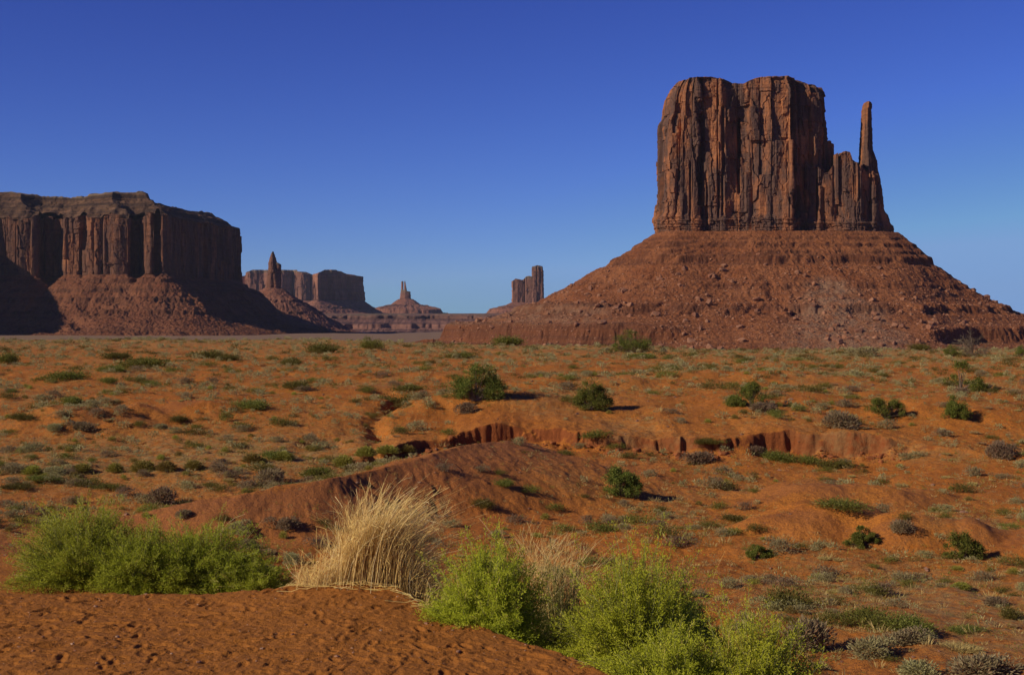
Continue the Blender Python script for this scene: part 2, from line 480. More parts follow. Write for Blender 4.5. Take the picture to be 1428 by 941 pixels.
def rock_material(name, base, bright, dark, unit=1.0, streak=0.6, strata=0.4, rim=None, bump=1.0):
    """sandstone: stretched desert varnish, horizontal beds, fresh orange scars; unit = size of the pattern in metres"""
    g = NT(name)
    p = g.pos()
    v = g.noise(g.mapping(p, (1 / (17 * unit), 1 / (17 * unit), 1 / (70 * unit))), 1.0, 5, 0.6, 0.4)
    v2 = g.noise(g.mapping(p, (1 / (22 * unit), 1 / (22 * unit), 1 / (34 * unit))), 1.0, 4, 0.6, 0.6)
    bed = g.noise(g.mapping(p, (1 / (220 * unit), 1 / (220 * unit), 1 / (3.0 * unit))), 1.0, 4, 0.65)
    blot = g.noise(p, 1 / (6 * unit), 5, 0.65)
    c = g.mix(g.ramp(blot, [(0.3, 0.0), (0.75, 1.0)]), base, tuple(0.5 * (a + b) for a, b in zip(base, bright)))
    c = g.mix(g.ramp(v2, [(0.52, 0.0), (0.66, 0.8)]), c, bright)
    c = g.mix(g.math('MULTIPLY', g.ramp(v, [(0.40, 0.0), (0.54, 1.0)]), streak), c, dark)
    c = g.mix(g.math('MULTIPLY', g.ramp(bed, [(0.40, 1.0), (0.56, 0.0)]), strata), c, dark)
    if rim is not None:
        c = g.mix(g.math('MULTIPLY', g.attr("rim"), g.ramp(bed, [(0.35, 0.5), (0.6, 1.0)])), c, rim)
    g.color(c)
    h = g.math('ADD', g.math('MULTIPLY', blot, 1.0), g.math('MULTIPLY', bed, 0.8))
    n = g.bump(h, 0.6 * bump, 2.0 * unit)
    n = g.bump(g.noise(p, 1 / (1.6 * unit), 4, 0.65), 0.5 * bump, 0.6 * unit, n)
    g.normal(n)
    return g.m

def talus_material(name, base, pale, dark, grey, unit=1.0):
    g = NT(name)
    p = g.pos()
    a = g.noise(p, 1 / (30 * unit), 5, 0.6)
    b = g.noise(p, 1 / (5 * unit), 5, 0.65)
    bed = g.noise(g.mapping(p, (1 / (260 * unit), 1 / (260 * unit), 1 / (3.6 * unit))), 1.0, 4, 0.6)
    speck = g.noise(p, 1 / (1.6 * unit), 3, 0.7)
    c = g.mix(g.ramp(a, [(0.35, 0.0), (0.65, 1.0)]), base, pale)
    c = g.mix(g.ramp(b, [(0.48, 0.0), (0.68, 0.8)]), c, dark)
    c = g.mix(g.ramp(bed, [(0.36, 0.35), (0.50, 0.0)]), c, dark)
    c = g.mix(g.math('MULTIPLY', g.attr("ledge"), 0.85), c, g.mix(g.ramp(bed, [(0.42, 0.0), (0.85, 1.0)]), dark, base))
    c = g.mix(g.ramp(speck, [(0.60, 0.0), (0.68, 0.8)]), c, tuple(min(1, k_ * x) for k_, x in zip((1.35, 1.7, 2.0), pale)))
    c = g.mix(g.math('MULTIPLY', g.attr("scree"), g.ramp(speck, [(0.3, 0.6), (0.6, 1.0)])), c, grey)
    g.color(c)
    n = g.bump(g.math('ADD', b, g.math('MULTIPLY', speck, 0.5)), 0.7, 1.6 * unit)
    g.normal(n)
    return g.m

def cells1d(s, width, seed, zz=None, hgt=30.0):
    """1-D jittered cells along s: (offset -.5..5 per broken slab, distance to the nearest joint)"""
    n0, n1 = int(np.floor(s.min() / width)) - 2, int(np.ceil(s.max() / width)) + 3
    k = np.arange(n0, n1)
    bnd = (k + 0.75 * (rnd1(k + 5000, seed) - 0.5)) * width
    idx = np.searchsorted(bnd, s.ravel()).reshape(s.shape)
    lo = bnd[np.clip(idx - 1, 0, len(bnd) - 1)]; hi = bnd[np.clip(idx, 0, len(bnd) - 1)]
    dist = np.minimum(s - lo, hi - s)
    off = rnd1(idx + 7000, seed + 1) - 0.5
    if zz is not None:
        ph = rnd1(idx + 9000, seed + 2)
        hh = hgt * (0.5 + rnd1(idx + 9500, seed + 3))
        j = np.floor(zz / hh + ph * 7)
        off = 0.5 * off + 0.5 * (rnd2(idx + 300, j + 300, seed + 4) - 0.5)
        tilt = 1.2 * (rnd2(idx + 800, j + 500, seed + 5) - 0.5)
    else:
        tilt = rnd1(idx + 800, seed + 5) - 0.5
    return off, dist, (hi - lo), tilt * (s - 0.5 * (lo + hi))

def slabs(a, b, seed):
    """Voronoi slabs: random value per cell and the distance to the nearest edge"""
    ia, ib = np.floor(a), np.floor(b)
    f1 = np.full(a.shape, 9.0); f2 = np.full(a.shape, 9.0); val = np.zeros(a.shape)
    for di in (-1, 0, 1):
        for dj in (-1, 0, 1):
            i, j = ia + di, ib + dj
            dx = i + rnd2(i, j, seed) - a; dy = j + rnd2(i, j, seed + 1) - b
            q = np.maximum(np.abs(dx), np.abs(dy)) + 0.15 * np.abs(dx + dy)
            v = rnd2(i, j, seed + 2)
            nearer = q < f1
            f2 = np.where(nearer, f1, np.minimum(f2, q)); val = np.where(nearer, v, val); f1 = np.where(nearer, q, f1)
    return val, f2 - f1

def resample(poly, step_fn):
    """closed polyline -> dense points; step_fn(midpoint) gives the wanted spacing"""
    out = []
    n = len(poly)
    for i in range(n):
        a = np.array(poly[i], float); b = np.array(poly[(i + 1) % n], float)
        L = np.hypot(*(b - a))
        m = max(1, int(round(L / step_fn((a + b) / 2))))
        for t in np.arange(m) / m:
            out.append(a + (b - a) * t)
    return np.array(out)

def smooth_closed(P, n):
    for _ in range(n):
        P = 0.5 * P + 0.25 * (np.roll(P, 1, 0) + np.roll(P, -1, 0))
    return P

def cliff(name, poly, z0, ztop, mat, parent, unit=1.0, step=0.7, dz=0.7, back=-1e9, seed=1, xl=None, xr=None, inset=None, amp=1.0, widths=(34, 16, 6.5), foot=0.1, foot_out=4.0, cap_rows=14,
          joints=(), topnoise=1.5, rim_from=None, edge=None, round_n=3, lean=0.0, origin=(0, 0, 0)):
    """a rock wall of its own: a closed plan outline raised in many rings, each point pushed in and out along the outline's normal by joints, slabs and beds.
    xl / xr: (z, x) tables that squeeze the plan between two side profiles; ztop: number or (x, z) table; inset: (z, inward offset) table"""
    P = resample(poly, lambda m: step if m[1] < back else step * 4)
    P = smooth_closed(P, round_n)
    d = np.roll(P, -1, 0) - np.roll(P, 1, 0)
    N = np.stack([d[:, 1], -d[:, 0]], 1); N /= np.maximum(np.hypot(N[:, 0], N[:, 1])[:, None], 1e-6)
    area = 0.5 * np.sum(P[:, 0] * np.roll(P[:, 1], -1) - np.roll(P[:, 0], -1) * P[:, 1])
    if area < 0: N = -N
    Ns = smooth_closed(N, 12)
    s = np.concatenate([[0], np.cumsum(np.hypot(*(np.roll(P, -1, 0) - P).T))])[:-1]
    zt = interp(P[:, 0], ztop) if not np.isscalar(ztop) else np.full(len(P), float(ztop))
    zmax = zt.max()
    nz = max(8, int((zmax - z0) / dz))
    t = np.linspace(0, 1, nz)[:, None]
    Zg = z0 + t * (zt[None, :] - z0)
    Sg = np.broadcast_to(s[None, :], Zg.shape)
    H = zmax - z0
    U = unit
    sw = Sg + U * 1.4 * fbm(Sg / (26 * U), Zg / (130 * U), 2, seed + 400) + lean * (Zg - z0)
    o1, d1, w1, t1 = cells1d(sw, widths[0] * U, seed + 410, Zg, 90 * U)
    o2, d2, w2, t2 = cells1d(sw + U * 0.8 * noise2(Sg / (9 * U), Zg / (40 * U), seed + 3), widths[1] * U, seed + 420, Zg, 42 * U)
    o3, d3, w3, t3 = cells1d(sw + U * 0.4 * noise2(Sg / (4 * U), Zg / (18 * U), seed + 4), widths[2] * U, seed + 430, Zg, 16 * U)
    fadeF = sstep(0.72 * foot, foot, (Zg - z0) / H + 0.012 * noise2(Sg / (7 * U), 0.5, seed + 9))
    jk = sstep(-0.15, 0.25, fbm(Sg / (30 * U), Zg / (45 * U), 2, seed + 435))       # joints open and close along their height
    D = U * amp * (8.0 * o1 * fadeF + 5.5 * o2 * (0.3 + 0.7 * fadeF) + 0.8 * o3 * (0.25 + 0.75 * jk))
    D += amp * (0.42 * t1 * fadeF + 0.55 * t2 * (0.25 + 0.75 * fadeF) + 0.28 * t3)
    D += U * amp * 1.2 * (np.clip(d1 / w1 * 2, 0, 1) ** 0.3 - 0.7)
    D -= U * amp * (5.0 * np.exp(-(d1 / (0.9 * U)) ** 2) * fadeF * (0.3 + 0.7 * jk) + 1.7 * np.exp(-(d2 / (0.6 * U)) ** 2) * jk + 0.25 * np.exp(-(d3 / (0.5 * U)) ** 2) * jk)
    sl1, e1 = slabs(Sg / (11 * U) + 0.12 * noise2(Sg / (8 * U), Zg / (24 * U), seed + 460), Zg / (27 * U) + 0.15 * Sg / (11 * U) + 0.2 * noise2(Sg / (6 * U), Zg / (6 * U), seed + 461), seed + 470)
    sl2, e2 = slabs(Sg / (4.2 * U) + 0.15 * noise2(Sg / (3 * U), Zg / (6 * U), seed + 462), Zg / (9 * U) - 0.2 * Sg / (4.2 * U), seed + 480)
    D += U * amp * (3.4 * (sl1 - 0.5) + 0.7 * (sl2 - 0.5)) * (0.25 + 0.75 * fadeF)
    bl1, be1 = slabs(Sg / (4.2 * U), Zg / (3.4 * U), seed + 490)
    D += (1 - fadeF) * U * amp * (2.4 * (bl1 - 0.5) - 0.9 * np.exp(-(be1 / 0.12) ** 2))
    D -= U * amp * 0.8 * np.exp(-(e1 / 0.04) ** 2) * fadeF
    D += U * amp * 0.9 * fbm(Sg / (16 * U), Zg / (40 * U), 3, seed + 440) + U * amp * 0.35 * fbm(Sg / (2.5 * U), Zg / (4 * U), 3, seed + 441)
    # beds: strong near the foot and near the top, faint between
    bedk = np.maximum(1 - fadeF, sstep(0.86, 0.95, (Zg - z0) / H))
    bedn = noise2(Sg / (60 * U), Zg / (2.6 * U), seed + 450) + 0.6 * noise2(Sg / (30 * U), Zg / (1.2 * U), seed + 451)
    D += U * amp * (0.05 + 0.75 * bedk) * np.clip(bedn * 1.6, -1, 1)
    D += foot_out * (1 - fadeF)
    for (js, jz0, jz1, jw, jd) in joints:            # deep joints measured off the photograph: along-wall x, heights, width, depth
        xm = P[:, 0][None, :] + 0.8 * U * noise2(Zg / (28 * U), js, seed + 7)
        m = sstep(jz0 - 3 * U, jz0 + 3 * U, Zg) * (1 - sstep(jz1 - 3 * U, jz1 + 3 * U, Zg)) * (N[:, 1] < 0.2)[None, :]
        D -= jd * m * np.exp(-((xm - js) / jw) ** 4)
    if inset is not None:
        D -= interp(Zg, inset)
    Xg = P[:, 0][None, :] + Ns[:, 0][None, :] * D
    Yg = P[:, 1][None, :] + Ns[:, 1][None, :] * D
    if xl is not None:
        a0, a1 = P[:, 0].min(), P[:, 0].max()
        L = interp(Zg, sorted(xl)) + 0.5 * U * noise2(Zg / (3 * U), 0.1, seed + 5); R = interp(Zg, sorted(xr)) + 0.5 * U * noise2(Zg / (3 * U), 0.9, seed + 6)
        r0, r1 = Xg.min(1, keepdims=True), Xg.max(1, keepdims=True)
        f = (Xg - r0) / (r1 - r0)
        sc = (R - L) / (a1 - a0)
        if edge is None:
            Xg = L + f * (R - L)
        else:                                        # only the flanks follow the side profiles
            Xg = Xg + (L - r0) * np.clip(1 - f / edge, 0, 1) + (R - r1) * np.clip(1 - (1 - f) / edge, 0, 1)
            sc = 1.0
            zt = interp(Xg[-1], ztop) + 0.9 * U * fbm(Xg[-1] / (7 * U), Yg[-1] / (7 * U), 3, seed + 8)
            Zg = z0 + t * (zt[None, :] - z0)
        ym = P[:, 1].mean()
        Yg = ym + (Yg - ym) * np.clip(0.25 + 0.75 * sc, 0.1, 1)
    V = [np.stack([Xg, Yg, Zg], -1)]
    top = V[0][-1]
    c = top.mean(0)
    for k in range(1, cap_rows + 1):
        f = (k / (cap_rows + 0.6)) ** 0.8
        r = top * (1 - f) + np.array([c[0], c[1], 0]) * f
        xx = r[:, 0]
        zt2 = (interp(c[0] + (P[:, 0] - P[:, 0].mean()) * (1 - f) + 0 * xx, ztop) if not np.isscalar(ztop) else ztop)
        r[:, 2] = (1 - f) * top[:, 2] + f * zt2 + topnoise * U * fbm(r[:, 0] / (9 * U), r[:, 1] / (9 * U), 3, seed + 460) * min(1, f * 6)
        V.append(r[None])
    V = np.concatenate(V, 0)
    nr, nc = V.shape[:2]
    Fq = grid_faces(nr, nc, True)
    if area < 0: Fq = Fq[:, ::-1]
    Vf = V.reshape(-1, 3)
    if cap_rows == 0:
        return mk(name, Vf - np.array(origin), [Fq], mat, parent, attrs=dict(rim=np.zeros(len(Vf))))
    cid = len(Vf)
    Vf = np.concatenate([Vf, V[-1].mean(0)[None]], 0)
    jj = np.arange(nc); base = (nr - 1) * nc
    tri = np.stack([base + jj, base + (jj + 1) % nc, np.full(nc, cid)], 1)
    if area < 0: tri = tri[:, ::-1]
    rim = np.zeros(len(Vf)) if rim_from is None else sstep(rim_from, rim_from + 6 * U, Vf[:, 2])
    return mk(name, Vf - np.array(origin), [Fq, tri], mat, parent, attrs=dict(rim=rim))

def poly_sd(x, y, poly):
    """signed distance to a closed polygon, + outside"""
    x = np.asarray(x); y = np.asarray(y)
    d = np.full(x.shape, 1e18); inside = np.zeros(x.shape, bool)
    n = len(poly)
    for i in range(n):
        ax, ay = poly[i]; bx, by = poly[(i + 1) % n]
        dx, dy = bx - ax, by - ay
        t = np.clip(((x - ax) * dx + (y - ay) * dy) / (dx * dx + dy * dy), 0, 1)
        d = np.minimum(d, (x - ax - t * dx) ** 2 + (y - ay - t * dy) ** 2)
        cond = ((ay > y) != (by > y)) & (x < (bx - ax) * (y - ay) / (by - ay + 1e-12) + ax)
        inside ^= cond
    d = np.sqrt(d)
    return np.where(inside, -d, d)

class Talus:
    def __init__(self, poly, prof, ledges=(), unit=1.0, seed=1, gully=3.0, scree=None, rough=1.0, steep=None, base_mask=None):
        self.steep, self.base_mask = steep, base_mask
        self.poly, self.prof, self.ledges, self.u, self.seed, self.g, self.scree, self.rough = poly, prof, ledges, unit, seed, gully, scree, rough
        self.c = np.mean(np.array(poly), 0)
    def height(self, x, y, full=False):
        U, sd_ = self.u, poly_sd(x, y, self.poly)
        th = np.arctan2(y - self.c[1], x - self.c[0])
        per = th * 60
        sdn = sd_ + self.rough * U * (9 * fbm(x / (70 * U), y / (70 * U), 3, self.seed) + 2.0 * fbm(x / (14 * U), y / (14 * U), 3, self.seed + 1) + 1.5 * np.clip(ridged(x / (10 * U), y / (10 * U), 2, self.seed + 21), -.3, 1))* sstep(0, 30 * U, sd_)
        if self.steep is not None: sdn = sdn * self.steep(x, y)
        z = interp(sdn, self.prof)
        gl = ridged(per / 11 + 0.5 * noise2(x / (45 * U), y / (45 * U), self.seed + 11), sd_ / (75 * U), 3, self.seed + 2)
        z = z - self.g * U * (0.3 + 0.9 * sstep(-0.2, 0.5, fbm(x / (90 * U), y / (90 * U), 2, self.seed + 12))) * np.clip(gl, -0.4, 1) * sstep(5 * U, 60 * U, sd_) * sstep(330 * U, 160 * U, sd_)
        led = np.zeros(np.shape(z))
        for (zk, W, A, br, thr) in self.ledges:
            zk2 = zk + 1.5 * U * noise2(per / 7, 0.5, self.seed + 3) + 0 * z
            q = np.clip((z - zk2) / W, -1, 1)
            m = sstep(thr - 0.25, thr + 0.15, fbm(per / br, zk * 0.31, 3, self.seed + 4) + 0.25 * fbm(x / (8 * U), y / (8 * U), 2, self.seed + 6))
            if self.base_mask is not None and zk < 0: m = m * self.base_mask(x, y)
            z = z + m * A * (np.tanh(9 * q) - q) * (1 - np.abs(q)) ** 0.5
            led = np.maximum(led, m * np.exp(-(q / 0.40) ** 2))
        z = z + self.rough * U * (0.9 * fbm(x / (5 * U), y / (5 * U), 3, self.seed + 8) + 0.7 * np.clip(noise2(x / (2.2 * U), y / (2.2 * U), self.seed + 9), 0.1, 1))
        if not full: return z
        sc = np.zeros(np.shape(z)) if self.scree is None else self.scree(x, y, z)
        return z, led, sc
    def build(self, name, xs, ys, mat, parent, zmin, origin=(0, 0, 0)):
        X, Y = np.meshgrid(xs, ys)
        z, led, sc = self.height(X, Y, True)
        keep = z > zmin - 4 * self.u
        V = np.stack([X, Y, z], -1).reshape(-1, 3)
        Fq = grid_faces(len(ys), len(xs))
        k = keep.ravel()
        Fq = Fq[k[Fq].any(1)]
        used = np.zeros(len(V), bool); used[Fq.ravel()] = True
        re = np.cumsum(used) - 1
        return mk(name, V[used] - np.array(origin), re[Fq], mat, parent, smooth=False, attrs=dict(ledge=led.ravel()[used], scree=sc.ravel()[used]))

def span(a, b, st, *dense):
    """graded axis: spacing st inside the dense ranges, 4*st outside"""
    out, v = [], a
    while v < b:
        out.append(v)
        v += st if any(p <= v <= q for p, q in dense) else st * 4
    return np.array(out + [b])

# ---- the mitten-shaped butte
BY = 1600.0
bx = lambda p: px_x(p, BY)
bz = lambda p: px_z(p, BY - 40)          # the face stands nearer than the middle of the butte
M_rock = rock_material("mitten_sandstone", (0.225, 0.090, 0.042), (0.45, 0.170, 0.060), (0.085, 0.050, 0.038), 1.0, 0.9, 0.22, (0.20, 0.12, 0.075))
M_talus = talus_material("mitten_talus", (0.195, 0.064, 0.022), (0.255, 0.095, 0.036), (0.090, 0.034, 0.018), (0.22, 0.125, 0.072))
butte = tag(empty("butte", (bx(1080), BY, -36)), "huge mitten-shaped red butte with a thin thumb spire above a wide talus cone", "butte")
BO = (bx(1080), BY, -36)
main_poly = [(917, -6), (918, -26), (923, -38), (940, -46), (966, -48), (971, -43), (984, -41), (1000, -44), (1014, -40), (1030, -42), (1037, -49), (1060, -53), (1091, -53), (1096, -44), (1110, -38), (1138, -32), (1147, -16), (1149, 5),
             (1147, 45), (1120, 62), (1030, 70), (950, 58), (920, 35)]
main_poly = [(bx(a), BY + b) for a, b in main_poly]
m_top = [(bx(a), bz(b)) for a, b in [(916, 112), (950, 110), (955, 108.7), (975, 107.8), (990, 108), (1002, 111), (1003, 115), (1029, 116.7), (1040, 112), (1053, 108.7), (1086, 107.8), (1101, 109.5), (1117, 116), (1137, 117.3), (1149, 119)]]
m_xl = [(bz(a), bx(b)) for a, b in [(340, 914), (322, 914.5), (312, 913), (299, 913), (296, 915.5), (285, 916.7), (223, 917.6), (175, 917.6), (168, 918.5), (160, 924.0), (148, 925.0), (132, 928), (122, 933), (114, 940), (107, 947)]][::1]
m_xr = [(bz(a), bx(b)) for a, b in [(340, 1150), (200, 1148.6), (166, 1148.3), (134, 1148), (126, 1146), (118, 1141), (113, 1128), (107, 1112)]]
jn = [(bx(972), bz(285), bz(160), 2.6, 9), (bx(1000), bz(300), bz(150), 1.3, 5), (bx(1022), bz(270), bz(165), 1.6, 7), (bx(1095), bz(300), bz(112), 2.0, 9), (bx(1036), bz(322), bz(262), 1.4, 5), (bx(938), bz(250), bz(165), 1.5, 5),
      (bx(1124), bz(262), bz(180), 1.4, 5), (bx(978), bz(322), bz(240), 1.3, 4), (bx(955), bz(310), bz(228), 1.2, 4)]
cliff("cliff", main_poly, bz(336), m_top, M_rock, butte, 1.0, 0.55, 0.55, BY + 20, 11, m_xl, m_xr, edge=0.20, inset=[(bz(132), 0), (bz(124), 1.0), (bz(116), 3.2), (bz(107), 6)], foot=0.17, foot_out=2.6, joints=jn, origin=BO, rim_from=bz(112), topnoise=1.0)
sh_poly = [(bx(a), BY + b) for a, b in [(1105, -30), (1118, -40), (1131, -43), (1137, -37), (1150, -40), (1165, -47), (1186, -46), (1194, -40), (1204, -38), (1206, -38), (1212, -30), (1212, 12), (1190, 32), (1130, 30)]]
sh_top = [(bx(a), bz(b)) for a, b in [(1100, 232), (1107, 226), (1112, 222), (1118, 238), (1124, 232), (1130, 234), (1138, 243), (1145, 240), (1152, 229), (1157, 226), (1159, 216), (1166, 211), (1173, 213), (1176, 223), (1184, 229), (1194, 235), (1200, 238), (1225, 246)]]
cliff("shoulder_wall", sh_poly, bz(338), sh_top, M_rock, butte, 1.0, 0.55, 0.55, BY + 10, 23, widths=(17, 8, 3.5), foot=0.28, foot_out=3.0, origin=BO, topnoise=1.5, amp=0.85)
sp_poly = [(bx(a), BY + b) for a, b in [(1195, -22), (1199, -34), (1208, -38), (1216, -35), (1226, -26), (1240, -20), (1243, 0), (1238, 16), (1212, 22), (1197, 10)]]
sp_xl = [(bz(a), bx(b)) for a, b in [(340, 1190), (300, 1193), (235, 1195), (200, 1196.5), (166, 1198.5), (149, 1199), (141, 1200.5), (137.5, 1202.5)]]
sp_xr = [(bz(a), bx(b)) for a, b in [(340, 1246), (328, 1243.5), (315, 1243), (307, 1238), (298, 1235.5), (292, 1231), (264, 1227), (244, 1224.3), (231, 1221), (221, 1220), (206, 1214), (175, 1213), (150, 1211.4), (142, 1212.5), (138.5, 1211), (137.5, 1210)]]
cliff("spire", sp_poly, bz(340), bz(138), M_rock, butte, 1.0, 0.5, 0.5, BY + 8, 37, sp_xl, sp_xr, widths=(12, 6, 3), foot=0.18, foot_out=1.5, amp=0.45, cap_rows=6, origin=BO, topnoise=0.3)
for a0, a1, tp, yy, sd0 in ((1137, 1158, 193, -18, 3), (1153, 1159, 213, -38, 5), (1166, 1176, 212, -40, 6)):
    pp = [(bx(a0), BY + yy), (bx(0.7 * a0 + .3 * a1), BY + yy - 5), (bx(.3 * a0 + .7 * a1), BY + yy - 5), (bx(a1), BY + yy), (bx(a1), BY + yy + 7), (bx(a0), BY + yy + 7)]
    cliff("pinnacle", pp, bz(285), [(bx(a0), bz(tp + 4)), (bx(.35 * a0 + .65 * a1), bz(tp)), (bx(a1), bz(tp + 5))], M_rock, butte, 1.0, 0.6, 0.6, 1e9, 50 + sd0, widths=(8, 4, 2), foot_out=0.5, amp=0.4, cap_rows=4, origin=BO, topnoise=.3, round_n=1)

foot_poly = [(bx(a), BY + b) for a, b in [(912, 0), (914, -36), (935, -52), (1000, -50), (1040, -58), (1100, -58), (1160, -54), (1215, -46), (1244, -28), (1246, 10), (1200, 40), (1120, 70), (1030, 78), (940, 64), (914, 40)]]
def m_scree(x, y, z):
    px = 714 + x / y * F; py = HORIZON - z / y * F
    fan = sstep(380, 400, py) * np.exp(-((px - (1150 + (py - 380) * 0.35)) / (18 + np.clip(py - 380, 0, 200) * 0.75)) ** 4)
    left = 0.55 * sstep(418, 430, py) * sstep(456, 448, py) * sstep(900, 800, px)
    return np.clip((fan + left) * (0.35 + 1.1 * sstep(-0.3, 0.4, fbm(x / 14, y / 14, 3, 909))), 0, 1)
talus_b = Talus(foot_poly, [(-60, 92), (0, 91), (10, 84), (30, 72), (46, 62), (72, 47), (100, 31), (135, 13), (172, 2), (200, -8), (232, -18), (270, -29), (300, -34), (350, -39), (430, -46)],
                ledges=[(83, 4, 1.2, 5, .05), (75, 5, 2.4, 5, -.05), (58.5, 8, 4.2, 8, -.15), (67, 4, 1.4, 4, .05), (30, 6, 2.2, 4, .12), (6, 9, 5.0, 6, -.05), (-19, 13, 13.0, 9, -.3)], seed=61, scree=m_scree, gully=3.2, base_mask=lambda x, y: np.maximum(sstep(bx(985), bx(890), x * BY / y), 0.6 * sstep(bx(1250), bx(1330), x * BY / y)), steep=lambda x, y: 1 + 0.36 * sstep(bx(1195), bx(1290), x))
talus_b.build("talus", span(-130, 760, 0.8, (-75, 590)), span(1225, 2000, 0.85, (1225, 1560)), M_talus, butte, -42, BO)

# ---- rubble and boulders on its slopes
def rock_mesh(seed, n=2):
    r = np.random.default_rng(seed)
    v = r.normal(size=(26, 3)); v /= np.linalg.norm(v, axis=1)[:, None]
    v *= (0.8 + 0.35 * r.random((26, 1))) * np.array([1, 0.8, 0.7])
    v = np.sign(v) * np.abs(v) ** 0.85
    import bmesh
    bm = bmesh.new()
    for q in v: bm.verts.new(q)
    res = bmesh.ops.convex_hull(bm, input=bm.verts)
    for el in [e for e in bm.verts if not e.link_faces]: bm.verts.remove(el)
    bmesh.ops.triangulate(bm, faces=bm.faces)
    bm.verts.ensure_lookup_table()
    for i, q in enumerate(bm.verts): q.index = i
    V = np.array([q.co[:] for q in bm.verts]); Ft = np.array([[q.index for q in f.verts] for f in bm.faces])
    bm.free()
    return V, Ft

rocks = [rock_mesh(900 + i) for i in range(8)]
def boulder_material(name, a, b, unit):
    g = NT(name)
    info = g.n("ShaderNodeObjectInfo")
    nz_ = g.noise(g.pos(), 1 / unit, 4, 0.6)
    c = g.mix(g.ramp(nz_, [(0.35, 0.0), (0.7, 1.0)]), a, b)
    c = g.mix(g.math('MULTIPLY', info.outputs['Random'], 0.6), c, (0.14, 0.062, 0.040))
    g.color(c)
    g.normal(g.bump(nz_, 0.5, 0.4 * unit))
    return g.m
M_boulder = boulder_material("boulder_stone", (0.24, 0.088, 0.040), (0.35, 0.19, 0.11), 3.0)

def merge_rocks(name, pts, sizes, mat, seed, kind='stuff', flat=0.75):
    r = np.random.default_rng(seed)
    Vs, Fs, o = [], [], 0
    for (x, y, z), sz in zip(pts, sizes):
        V, Ft = rocks[r.integers(len(rocks))]
        a = r.random() * 6.283; c, s_ = math.cos(a), math.sin(a)
        R = np.array([[c, -s_, 0], [s_, c, 0], [0, 0, flat]])
        Vs.append((V * (0.7 + 0.6 * r.random(3))) @ R.T * sz + (x, y, z)); Fs.append(Ft + o); o += len(V)
    ob = mk(name, np.concatenate(Vs), np.concatenate(Fs), mat)
    tag(ob, kind=kind)
    return ob

rg = np.random.default_rng(5)
pts = []
while len(pts) < 9000:
    x = rg.uniform(-60, 590, 4000); y = rg.uniform(1230, 1570, 4000)
    sdp = poly_sd(x, y, foot_poly)
    dens = sstep(20, 90, sdp) * (0.25 + 0.75 * sstep(-0.1, 0.4, fbm(x / 35, y / 35, 3, 77)))
    z, led, sc = talus_b.height(x, y, True)
    dens = np.maximum(dens, 0.9 * sc) * (z > -36)
    k = rg.random(4000) < dens * 0.5
    pts += list(zip(x[k], y[k], z[k]))
pts = pts[:9000]
sizes = 0.62 * (1 - rg.random(len(pts))) ** -0.36
sizes = np.minimum(sizes, 4.0)
order = np.argsort(-sizes)
big, rest = order[:230], order[230:]
bms = []
for i in range(8):
    V, Ft = rocks[i]
    ob = mk("boulder", V, Ft, M_boulder)
    bms.append(ob)
    COL.objects.unlink(ob)
for n_, i in enumerate(big):
    o = bms[n_ % 8].copy(); COL.objects.link(o)
    x, y, z = pts[i]
    o.location = (x, y, z + 0.25 * sizes[i]); o.scale = [sizes[i] * f for f in rg.uniform(.75, 1.3, 3)]
    o.rotation_euler = (rg.uniform(-.5, .5), rg.uniform(-.5, .5), rg.uniform(0, 6.28))
    tag(o, "red sandstone boulder among the fallen blocks on the slope below the mitten butte", "boulder", "boulders on the slope of the mitten butte")
for ob in bms: bpy.data.objects.remove(ob)
merge_rocks("rubble", [pts[i] for i in rest], sizes[rest], M_boulder, 8)

# ---- the long mesa on the left
MY = 3000.0
def pp(lst): return [(px_x(a, b), b) for a, b in lst]
mesa_poly = pp([(-620, 2480), (-290, 2560), (-225, 2690), (-120, 2920), (0, 3010), (12, 2990), (30, 2985), (50, 2990), (58, 3050), (84, 3055), (92, 2985), (110, 2975), (118, 2990), (125, 2955), (135, 2945), (150, 2950), (163, 2935), (178, 2935), (182, 2990), (200, 2990),
                (204, 2925), (214, 2920), (217, 2945), (223, 2945), (226, 2918), (233, 2925), (240, 2990), (262, 3110), (290, 3240), (318, 3380), (334, 3480), (330, 3560), (200, 3700), (-100, 3800), (-500, 3600)])
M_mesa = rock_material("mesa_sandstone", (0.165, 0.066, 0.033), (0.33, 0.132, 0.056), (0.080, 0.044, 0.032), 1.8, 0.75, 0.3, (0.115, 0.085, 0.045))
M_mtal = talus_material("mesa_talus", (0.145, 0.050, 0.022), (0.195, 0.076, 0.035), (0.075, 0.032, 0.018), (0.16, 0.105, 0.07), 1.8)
MO = (px_x(120, MY), MY, -38)
mesa = tag(empty("mesa", MO), "long flat-topped red mesa with a dark shaded end and deep alcoves in its cliff", "mesa")
mj = lambda x: 8 * noise2(x / 48, 0.3, 515) + 5 * noise2(x / 15, 0.7, 516)
_mx = np.arange(-2200, -250, 4.0)
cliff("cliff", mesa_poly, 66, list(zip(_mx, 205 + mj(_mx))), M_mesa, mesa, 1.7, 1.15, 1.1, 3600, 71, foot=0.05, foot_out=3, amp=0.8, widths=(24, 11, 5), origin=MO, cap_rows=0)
M_mup = rock_material("mesa_upper_beds", (0.135, 0.070, 0.038), (0.20, 0.108, 0.056), (0.048, 0.029, 0.020), 1.8, 0.5, 0.9, (0.22, 0.16, 0.095), 1.4)
